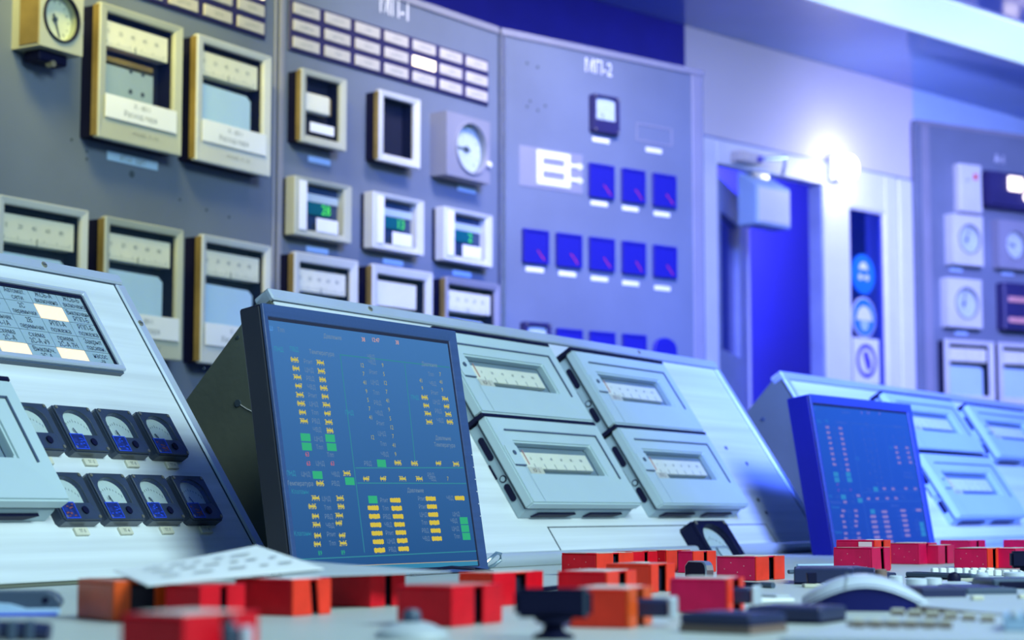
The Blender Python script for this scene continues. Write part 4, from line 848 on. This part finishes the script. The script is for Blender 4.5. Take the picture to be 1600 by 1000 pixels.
for i in (11, 12, 13, 15, 16, 17, 19):
    x, y, a, w, L, h = CV[i][:6]
    b = MB(); b.box(w * 0.04, w * 0.40, -0.0003, 0.0003, h - 0.0004, h + 0.0003); b.box(w * 0.64, w * 0.95, -0.0003, 0.0003, h - 0.0004, h + 0.0003); b.box(-0.0003, 0.0003, L * 0.3, L * 0.9, h - 0.0004, h + 0.0002); b.build('worn_edge', 'pink', cvs[i])
    b = MB()
    for q in range(5): b.box(-0.0002, 0.0002, L * (0.15 + 0.16 * q), L * (0.15 + 0.16 * q) + 0.0006, h * (0.2 + 0.13 * ((q * 3) % 5)), h * (0.2 + 0.13 * ((q * 3) % 5)) + 0.0006)
    b.build('paint_chips', 'worn', cvs[i])['kind'] = 'stuff'
b = MB()
for k in range(4): b.prism([(0.006 + 0.011 * k, 0.008), (0.012 + 0.011 * k, 0.008), (0.016 + 0.011 * k, 0.036), (0.010 + 0.011 * k, 0.036)], 0.027, 0.0276)
b.build('white_stripes', 'white', cvs[17])
MB().cyl(0.020, 0.020, 0.008, 0.0241, 0.0246, 14).build('pale_dot', 'white', cvs[10])
t = cover(0.4180, 2.2250, 32, 0.0500, 0.0480, 0.0345, 'crimson', 'orange_red', 'tall magenta red switch cover with a white label, just behind the low one', None, (0.40, 0.60), None)
MB().prism([(0.012, 0.004), (0.035, 0.004), (0.035, 0.022), (0.012, 0.016)], 0.0345, 0.0351).build('top_label', 'white', t)
MB().box(-0.0006, 0.0, 0.004, 0.020, 0.027, 0.0325).build('side_label', 'white', t)

# ================================================================== loose things on the desk
def onto(x, y, yaw=0.0, z=0.7502): return Matrix.Translation((x, y, z)) @ Matrix.Rotation(R(yaw), 4, 'Z')
# computer mouse
t = thing('computer_mouse', 'silver computer mouse with dark blue flanks lying on the desk', 'mouse', onto(0.243, 1.335, -8))
def shell(prof, half, name, m, t, inset=0.0):
    b = MB(); n = len(prof); rows = 9; vs = []; fs = []
    for i, (x, z, wd) in enumerate(prof):
        for j in range(rows):
            u = -1 + 2 * j / (rows - 1); vs.append((x, wd * u * 1.0, z[0] + (z[1] - z[0]) * math.sqrt(max(0, 1 - abs(u) ** 2.6))))
    for i in range(n - 1):
        for j in range(rows - 1): fs.append((i * rows + j, (i + 1) * rows + j, (i + 1) * rows + j + 1, i * rows + j + 1))
    b.add(vs, fs); return b.build(name, m, t, smooth=True)
N = 15
top = []; 
for k in range(N):
    u = k / (N - 1); x = -0.043 + 0.086 * u
    zc = 0.004 + 0.0205 * math.sin(math.pi * min(1, (u * 0.93 + 0.05))) ** 0.85; wd = 0.026 * (1 - abs(2 * u - 1) ** 3.2) ** 0.5 + 0.001
    zl = 0.001 + 0.0150 * math.sin(math.pi * u) ** 1.0
    top.append((x, (max(zl, 0.001), zc), wd))
shell(top, 0, 'top_shell', 'silver', t)
low = [(x, (0.0005, max(z[0] + 0.002, 0.002)), wd * 0.93) for x, z, wd in top]
b = MB(); n = len(low); vs = []; fs = []
for x, z, wd in low: vs += [(x, -wd, 0.0), (x, -wd * 1.02, z[1]), (x, wd * 1.02, z[1]), (x, wd, 0.0)]
for i in range(n - 1):
    for j in range(4): fs.append((i * 4 + j, (i + 1) * 4 + j, (i + 1) * 4 + (j + 1) % 4, i * 4 + (j + 1) % 4))
fs += [(0, 1, 2, 3), tuple((n - 1) * 4 + j for j in (3, 2, 1, 0))]
b.add(vs, fs); b.build('flank', 'mouse_navy', t)
b = MB(); b.tube([(-0.014, -0.0262, 0.0150), (-0.0125, -0.020, 0.0215), (-0.012, -0.010, 0.0238), (-0.012, 0.0, 0.0246)], 0.0005, 6); b.build('button_seam', 'ink_soft', t)

# flat dark blocks
def block(x, y, yaw, w, d, h, label, m='slate_dark', base=None, group='flat dark blocks on the desk', name='selector_block', cat='block'):
    t = thing(name, label, cat, onto(x, y, yaw), group)
    hb = h * 0.4 if base else 0.0008
    MB().box(0, w, 0, d, 0, hb).build('base', base or 'black', t)
    MB().box(0, w, 0, d, hb, h).build('cap', m, t, min(0.0012, h * 0.2))
    MB().box(w * 0.1, w * 0.9, d * 0.15, d * 0.85, h, h + 0.0004).build('top_inlay', 'slate_dark', t)
    return t
block(0.094, 1.090, -38, 0.046, 0.040, 0.0105, 'flat dark block on a brown base, in front of the crimson cover', 'slate_dark', 'brown')
block(0.143, 1.185, -30, 0.048, 0.045, 0.0095, 'flat dark block just left of the silver mouse')
block(0.262, 1.80, -10, 0.055, 0.10, 0.0145, 'long dark block behind the mouse, beside the chipped cover')
block(0.322, 1.86, 0, 0.026, 0.09, 0.013, 'dark block below the magenta cover', 'slate_dark')
block(0.300, 1.42, 12, 0.036, 0.06, 0.011, 'dark block touching the right end of the mouse')
block(0.345, 1.47, 12, 0.042, 0.07, 0.009, 'dark block between the mouse and the silver rings', 'grey_blue')
block(0.36, 1.56, 8, 0.040, 0.05, 0.007, 'thin dark block below the black push button', 'grey_blue')
block(0.345, 1.93, 8, 0.040, 0.07, 0.0065, 'low dark block beside the small grey knob', 'slate_dark')
block(0.402, 1.98, -62, 0.100, 0.012, 0.006, 'narrow slate bar in front of the white button rows', 'grey_blue', None, 'flat dark blocks on the desk')

# rotary switches with T handles
def tee(x, y, yaw, L, z0, z1, label, group='black T handles'):
    t = thing('rotary_switch', label, 'switch', onto(x, y, yaw), group)
    MB().lathe(0, 0, [(0.011, 0), (0.011, 0.002), (0.006, 0.004), (0.005, z0 - 0.004), (0.010, z0 - 0.002), (0.010, z0)], 18).build('stem', 'black', t, smooth=True)
    MB().box(-L * 0.5, L * 0.5, -0.006, 0.006, z0, z1).build('handle_bar', 'black', t, 0.0022, seg=2)
    MB().box(L * 0.40, L * 0.44, -0.0063, 0.0063, z0 + 0.001, z1 + 0.0002).build('pointer_line', 'grey_blue', t)
    return t
tee(0.022, 1.03, -4, 0.041, 0.0110, 0.0265, 'black T handle rotary switch among the red covers')
tee(0.510, 1.905, -4, 0.038, 0.0120, 0.0285, 'black T handle rotary switch at the right picture edge')

# knobs, domes, rings
def lathe_thing(name, label, cat, x, y, parts, group=None):
    t = thing(name, label, cat, onto(x, y), group)
    for nm, prof, m in parts: MB().lathe(0, 0, prof, 22).build(nm, m, t, smooth=True)
    return t
lathe_thing('push_button', 'dark push button on a grey dome at the front of the desk', 'button', -0.054, 1.045,
            [('base', [(0.020, 0), (0.019, 0.003), (0.012, 0.0065), (0.007, 0.008)], 'plate'), ('cap', [(0.0050, 0.007), (0.0050, 0.0125), (0.0035, 0.0145), (0.0005, 0.015)], 'grey_blue')])
lathe_thing('push_button', 'black domed push button on a silver ring plate', 'button', 0.408, 1.787,
            [('base', [(0.016, 0), (0.016, 0.0015), (0.010, 0.003), (0.0075, 0.0034)], 'silver'), ('cap', [(0.0062, 0.0034), (0.0062, 0.0075), (0.0045, 0.0105), (0.0006, 0.0118)], 'black')])
gK = 'silver ring knobs'
for x, y, r, h, lb_ in ((0.353, 1.69, 0.0090, 0.0085, 'wide silver ring knob behind the mouse'), (0.343, 1.73, 0.0060, 0.0095, 'narrow silver ring knob left of the wide one'), (0.377, 1.735, 0.0080, 0.0075, 'silver ring knob nearest the black push button'), (0.476, 1.83, 0.0110, 0.0095, 'silver ring knob cut by the right picture edge')):
    lathe_thing('ring_knob', lb_, 'knob', x, y, [('ring', [(r, 0), (r, h), (r * 0.85, h + 0.0008), (r * 0.5, h - 0.0015), (0.0004, h - 0.0015)], 'silver'), ('collar', [(r * 1.15, 0), (r * 1.15, 0.0012), (r * 0.9, 0.0014)], 'grey_blue')], gK)
lathe_thing('rotary_selector', 'small grey brown cylinder knob below the magenta cover', 'knob', 0.353, 1.852,
            [('skirt', [(0.010, 0), (0.010, 0.0025), (0.007, 0.003)], 'grey_blue'), ('grip', [(0.0060, 0.003), (0.0056, 0.0115), (0.0045, 0.0125), (0.0004, 0.0125)], 'brown')])
lathe_thing('rotary_selector', 'clear capped grey knob on a square base, right of the black push button', 'knob', 0.438, 1.803,
            [('skirt', [(0.013, 0), (0.013, 0.002), (0.0075, 0.003)], 'grey_blue'), ('grip', [(0.0060, 0.003), (0.0060, 0.009), (0.0045, 0.0105), (0.0004, 0.0108)], 'silver')])
lathe_thing('terminal_post', 'small pale pillar standing behind the mouse', 'post', 0.290, 1.80,
            [('post', [(0.0035, 0), (0.0035, 0.009), (0.0028, 0.0105), (0.0003, 0.0108)], 'silver'), ('foot', [(0.005, 0), (0.005, 0.0015), (0.0035, 0.0018)], 'plate')])
t = thing('toggle_switch', 'dark upright toggle behind the silver mouse', 'switch', onto(0.268, 1.73))
MB().box(-0.008, 0.008, -0.008, 0.008, 0, 0.003).build('plate', 'beige', t, 0.0005)
MB().hexa([(-0.004, -0.004, 0.003), (0.004, -0.004, 0.003), (-0.004, 0.004, 0.003), (0.004, 0.004, 0.003), (-0.005, -0.003, 0.013), (0.004, -0.003, 0.013), (-0.005, 0.003, 0.013), (0.004, 0.003, 0.013)]).build('lever', 'black', t, 0.0008)
t = thing('toggle_switch', 'grey pin lever standing in front of the nearest red cover', 'switch', onto(-0.109, 0.752))
MB().cyl(0, 0, 0.007, 0, 0.003, 16).build('collar', 'grey_blue', t)
MB().lathe(0, 0, [(0.0022, 0.003), (0.0026, 0.020), (0.0030, 0.0225), (0.0016, 0.0245), (0.0003, 0.0248)], 14).build('lever', 'grey_blue', t, smooth=True)
t = thing('mirror_cap', 'dark rounded steel rimmed cap between the red covers', 'cap', onto(0.185, 1.98, -60))
arch = [(0.0, 0.0), (0.038, 0.0), (0.038, 0.008)] + [(0.030 + 0.008 * math.cos(R(q)), 0.009 + 0.008 * math.sin(R(q))) for q in (30, 60, 90)] + [(0.006, 0.017), (0.0, 0.012)]
arch = [(x - 0.015, z) for x, z in arch]
MB().prism_y(arch, 0, 0.010).build('rim', 'steel', t, 0.001)
MB().prism_y([(x * 0.88 + 0.0005, z * 0.88 + 0.0008) for x, z in arch], -0.0006, 0.002).build('face', 'black', t)

# white button rows
def button_rows(label, x, y, yaw, n):
    t = thing('button_row', label, 'button row', onto(x, y, yaw), 'white button rows')
    MB().box(-0.004, n * 0.0085 + 0.002, -0.006, 0.008, 0, 0.0025).build('rail', 'plate', t, 0.0004)
    base = None
    for k in range(n):
        if base: o = base.copy(); COL.objects.link(o); o.parent = t
        else: o = base = MB().box(0, 0.0065, -0.004, 0.004, 0.0025, 0.0085).build('button', 'white', t, 0.0008)
        o.location.x = 0.0085 * k
button_rows('row of small white buttons in front of the striped cover', 0.440, 2.03, 4, 8)
button_rows('row of small white buttons nearer the right edge', 0.462, 1.955, 4, 7)

# grey keyed plate at the lower right with cream keys
kp = thing('key_plate', 'grey plate with two rows of small cream keys at the lower right', 'key panel', onto(0.150, 0.985, -14))
b = MB(); b.prism([(-0.015, 0.0), (0.30, -0.02), (0.30, 0.20), (0.175, 0.275), (0.085, 0.285), (0.02, 0.19)], 0, 0.0035); b.build('plate', 'plate', kp, 0.0006)
def key(name, x, y, w, d, h, m, par):
    k = MB().box(0, w, 0, d, 0, h).build(name, 'brown', par); k.location = (x, y, 0.0035)
    MB().box(0.0003, w - 0.0003, 0.0003, d - 0.0003, h, h + 0.0016).build('key_cap', m, k, 0.0003); return k
for i in range(6): key('key', 0.016 + 0.0095 * i, 0.090 + 0.0005 * i, 0.0060, 0.007, 0.003, 'tag', kp)
for i in range(6): key('key', 0.012 + 0.0095 * i, 0.104 + 0.0005 * i, 0.0040, 0.006, 0.002, 'plate', kp)
for i in range(6): key('key', 0.030 + 0.0108 * i, 0.222 - 0.012 * i, 0.0082, 0.011, 0.0022, 'tag', kp)
hp = thing('side_panel', 'raised pale grey panel with a brown front edge at the right', 'panel', onto(0.272, 1.30, 0))
b = MB(); b.prism([(0.0, 0.0), (0.030, -0.105), (0.30, -0.10), (0.30, 0.36), (0.12, 0.28), (0.014, 0.12)], 0, 0.0045); b.build('plate', 'plate', hp, 0.0006)
b = MB(); b.prism([(-0.0012, -0.001), (0.0292, -0.106), (0.0302, -0.1055), (0.0, 0.0)], 0.0, 0.0040); b.build('front_edge', 'brown', hp)
for x, y in ((0.055, 0.075), (0.095, 0.10)): MB().box(x, x + 0.008, y, y + 0.008, 0.0045, 0.0075).build('tab', 'tag', hp, 0.0005)
t = thing('connector_block', 'pale ribbed block at the bottom right corner', 'block', onto(0.262, 1.035, -14, 0.7538))
MB().box(0, 0.055, 0, 0.045, 0, 0.008).build('body', 'pale_blue', t, 0.001)
for k in range(7): MB().box(0.004 + 0.007 * k, 0.008 + 0.007 * k, -0.0008, 0.045, 0.0075, 0.0095).build('rib', 'plate', t, 0.0003)
t = thing('push_box', 'dark box with pale front flap at the right edge, near the ring knob', 'box', onto(0.392, 1.58, 6))
MB().box(0, 0.075, 0, 0.05, 0, 0.0125).build('body', 'grey_blue', t, 0.002)
MB().box(0.006, 0.050, -0.002, 0.0, 0.001, 0.010).build('front_recess', 'black', t)
MB().box(0.020, 0.070, -0.010, -0.002, 0.0, 0.0045).build('flap', 'silver', t, 0.001)
t = thing('beige_strip', 'beige strip lying below the right-hand black handle', 'strip', onto(0.425, 1.86, -25))
MB().box(0, 0.09, 0, 0.02, 0, 0.003).build('strip', 'beige', t, 0.0005); MB().box(0.01, 0.08, 0.006, 0.014, 0.003, 0.0034).build('inlay', 'tag', t)

# papers, pens, clip, cable, left-hand objects
def sheet(pts, name, label, m, cat='paper', lines=None):
    # pts: four corners; the sheet sags slightly in the middle and has thickness
    t = thing(name, label, cat, Matrix.Translation(pts[0]))
    P = [Vector(p) - Vector(pts[0]) for p in pts]; n = 8; vs = []; fs = []
    f = lambda u, v: (P[0] * (1 - u) + P[1] * u) * (1 - v) + (P[3] * (1 - u) + P[2] * u) * v
    for lay in (0, 1):
        for i in range(n + 1):
            for j in range(n + 1):
                q = f(i / n, j / n); vs.append((q.x, q.y, q.z + 0.0012 * math.sin(3.1 * i / n) * math.sin(4 * j / n) - lay * 0.0008))
    m_ = (n + 1) ** 2
    for i in range(n):
        for j in range(n):
            a = i * (n + 1) + j; fs += [(a, a + n + 1, a + n + 2, a + 1), (m_ + a, m_ + a + 1, m_ + a + n + 2, m_ + a + n + 1)]
    for k in range(n):
        for a, c in (((k), (k + 1)), (n * (n + 1) + k + 1, n * (n + 1) + k), ((k + 1) * (n + 1), k * (n + 1)), (k * (n + 1) + n, (k + 1) * (n + 1) + n)): fs.append((a, c, m_ + c, m_ + a))
    b = MB(); b.add(vs, fs); b.build('sheet', m, t)
    if lines:
        b = MB(); rnd = random.Random(5)
        for v in lines:
            u = 0.12
            while u < 0.86:
                L = rnd.uniform(0.05, 0.13); u2 = min(u + L, 0.9)
                q = [f(u, v), f(u2, v), f(u2, v + 0.035), f(u, v + 0.035)]; b.add([(p.x, p.y, p.z + 0.0018) for p in q], [(0, 1, 2, 3)]); u = u2 + rnd.uniform(0.04, 0.09)
        b.build('handwriting', 'ink_soft', t)
    return t
sheet([(-0.2165, 1.150, 0.7740), (-0.1300, 1.335, 0.7785), (-0.1850, 1.400, 0.7930), (-0.2550, 1.240, 0.7800)], 'note_sheet', 'white handwritten note lying slanted on the left red covers', 'white', lines=(0.22, 0.46, 0.68))
sheet([(-0.1520, 1.282, 0.7745), (-0.0440, 1.400, 0.7742), (-0.1120, 1.470, 0.7765), (-0.2000, 1.420, 0.7870)], 'note_sheet', 'grey folded paper lying on the covers below the large monitor', 'plate')
t = thing('clip', 'clear plastic loop clip at the large monitor corner', 'clip', onto(-0.036, 2.20, 40))
b = MB(); b.tube([(0, 0, 0.003), (0.012, 0, 0.012), (0.024, 0, 0.020), (0.030, 0, 0.019), (0.030, 0, 0.012), (0.020, 0, 0.006), (0.008, 0, 0.002)], 0.0022, 8); b.build('loop', 'clear', t, smooth=True)
MB().box(-0.006, 0.012, -0.004, 0.004, 0, 0.004).build('foot', 'clear', t, 0.001)
cb = MB(); cb.tube([(-0.105, 2.02, 0.7525), (-0.085, 2.06, 0.756), (-0.065, 2.09, 0.7575), (-0.04, 2.10, 0.7555), (-0.02, 2.09, 0.7525)], 0.0018, 8)
tag(cb.build('cable', 'black', None, smooth=True), 'black cable curling below the large monitor edge', 'cable')
cb = MB(); cb.tube([(0.02, 1.62, 0.7525), (0.05, 1.68, 0.7535), (0.09, 1.72, 0.7525), (0.13, 1.75, 0.7525)], 0.0016, 8)
tag(cb.build('cable', 'black', None, smooth=True), 'thin dark cable between the red covers left of centre', 'cable')
def pen(x, y, yaw, L, label, m, r=0.0022):
    t = thing('pen', label, 'pen', onto(x, y, yaw, 0.7503 + r), 'pens and rods on the desk')
    b = MB(); b.tube([(0, 0, 0), (L * 0.75, 0, 0)], r, 10); b.build('barrel', m, t, smooth=True)
    b = MB(); b.tube([(L * 0.75, 0, 0), (L, 0, 0)], r * 1.25, 10); b.build('cap', 'grey_blue', t, smooth=True)
pen(0.195, 1.76, -55, 0.062, 'dark pen with slate cap lying right of the chipped cover', 'black')
pen(0.345, 2.34, 32, 0.13, 'pale blue rod lying behind the dark blocks', 'pale_blue', 0.0020)
pen(0.325, 2.22, 32, 0.13, 'dark rod lying parallel to the pale blue rod', 'slate_dark', 0.0022)
pen(0.300, 2.10, 30, 0.12, 'slate rod nearest the chipped red cover', 'grey_blue', 0.0022)
t = thing('desk_tray', 'pale plastic card holder lying left of the mouse', 'card holder', onto(0.165, 1.42, 25))
MB().box(0, 0.050, 0, 0.060, 0, 0.003).build('card', 'white', t, 0.0008); MB().box(0.040, 0.052, 0.01, 0.05, 0.003, 0.005).build('clip_edge', 'plate', t, 0.0005)
# meter lying at the far left of the desk
t = thing('meter_case', 'slate plastic meter case with a pale blue rim at the left edge', 'case', onto(-0.318, 1.30, 64))
pr = [(-0.09, 0.001), (0.012, 0.001), (0.016, 0.008), (0.012, 0.013), (0.006, 0.0155), (-0.09, 0.0155)]
MB().prism_y(pr, 0.0, 0.03).build('body', 'grey_blue', t, 0.001)
t.matrix_world = onto(-0.310, 1.262, 8)
MB().box(-0.10, 0.016, -0.006, 0.0, 0.0, 0.0045).build('blue_rim', 'pale_blue', t, 0.001)
MB().box(-0.10, 0.014, -0.0075, -0.006, 0.0, 0.0016).build('rim_edge', 'blue_edge', t)
b = MB(); b.tube([(0.006, -0.0005, 0.0095), (0.006, 0.001, 0.0095)], 0.0022, 10); b.build('screw_hole', 'black', t)
MB().prism_y([(-0.05, 0.0045), (-0.006, 0.0045), (-0.016, 0.0075), (-0.03, 0.0085), (-0.044, 0.0075)], -0.004, 0.0005).build('white_lug', 'pale_blue', t, 0.0005)
t = thing('cord_grip', 'dark blurred grip lying at the bottom left corner', 'grip', onto(-0.262, 1.015, 12))
b = MB(); b.tube([(-0.08, 0, 0.005), (-0.02, 0.002, 0.006), (0.010, 0, 0.005), (0.020, -0.002, 0.004)], 0.005, 10); b.build('sleeve', 'slate_dark', t, smooth=True)
for k in range(4): MB().box(-0.02 + 0.009 * k, -0.015 + 0.009 * k, -0.006, 0.006, 0.0, 0.0105).build('rib', 'grey_blue', t, 0.001)
# amber indicator at the foot of the far console
t = thing('indicator_lamp', 'small glowing amber lamp beside the small monitor foot', 'lamp', onto(0.628, 2.80))
MB().cyl(0, 0, 0.012, 0, 0.004, 14).build('base', 'steel', t)
MB().lathe(0, 0, [(0.010, 0.004), (0.010, 0.014), (0.007, 0.021), (0.0005, 0.024)], 16).build('lens', 'amber', t, smooth=True)
bpy.context.view_layer.update()
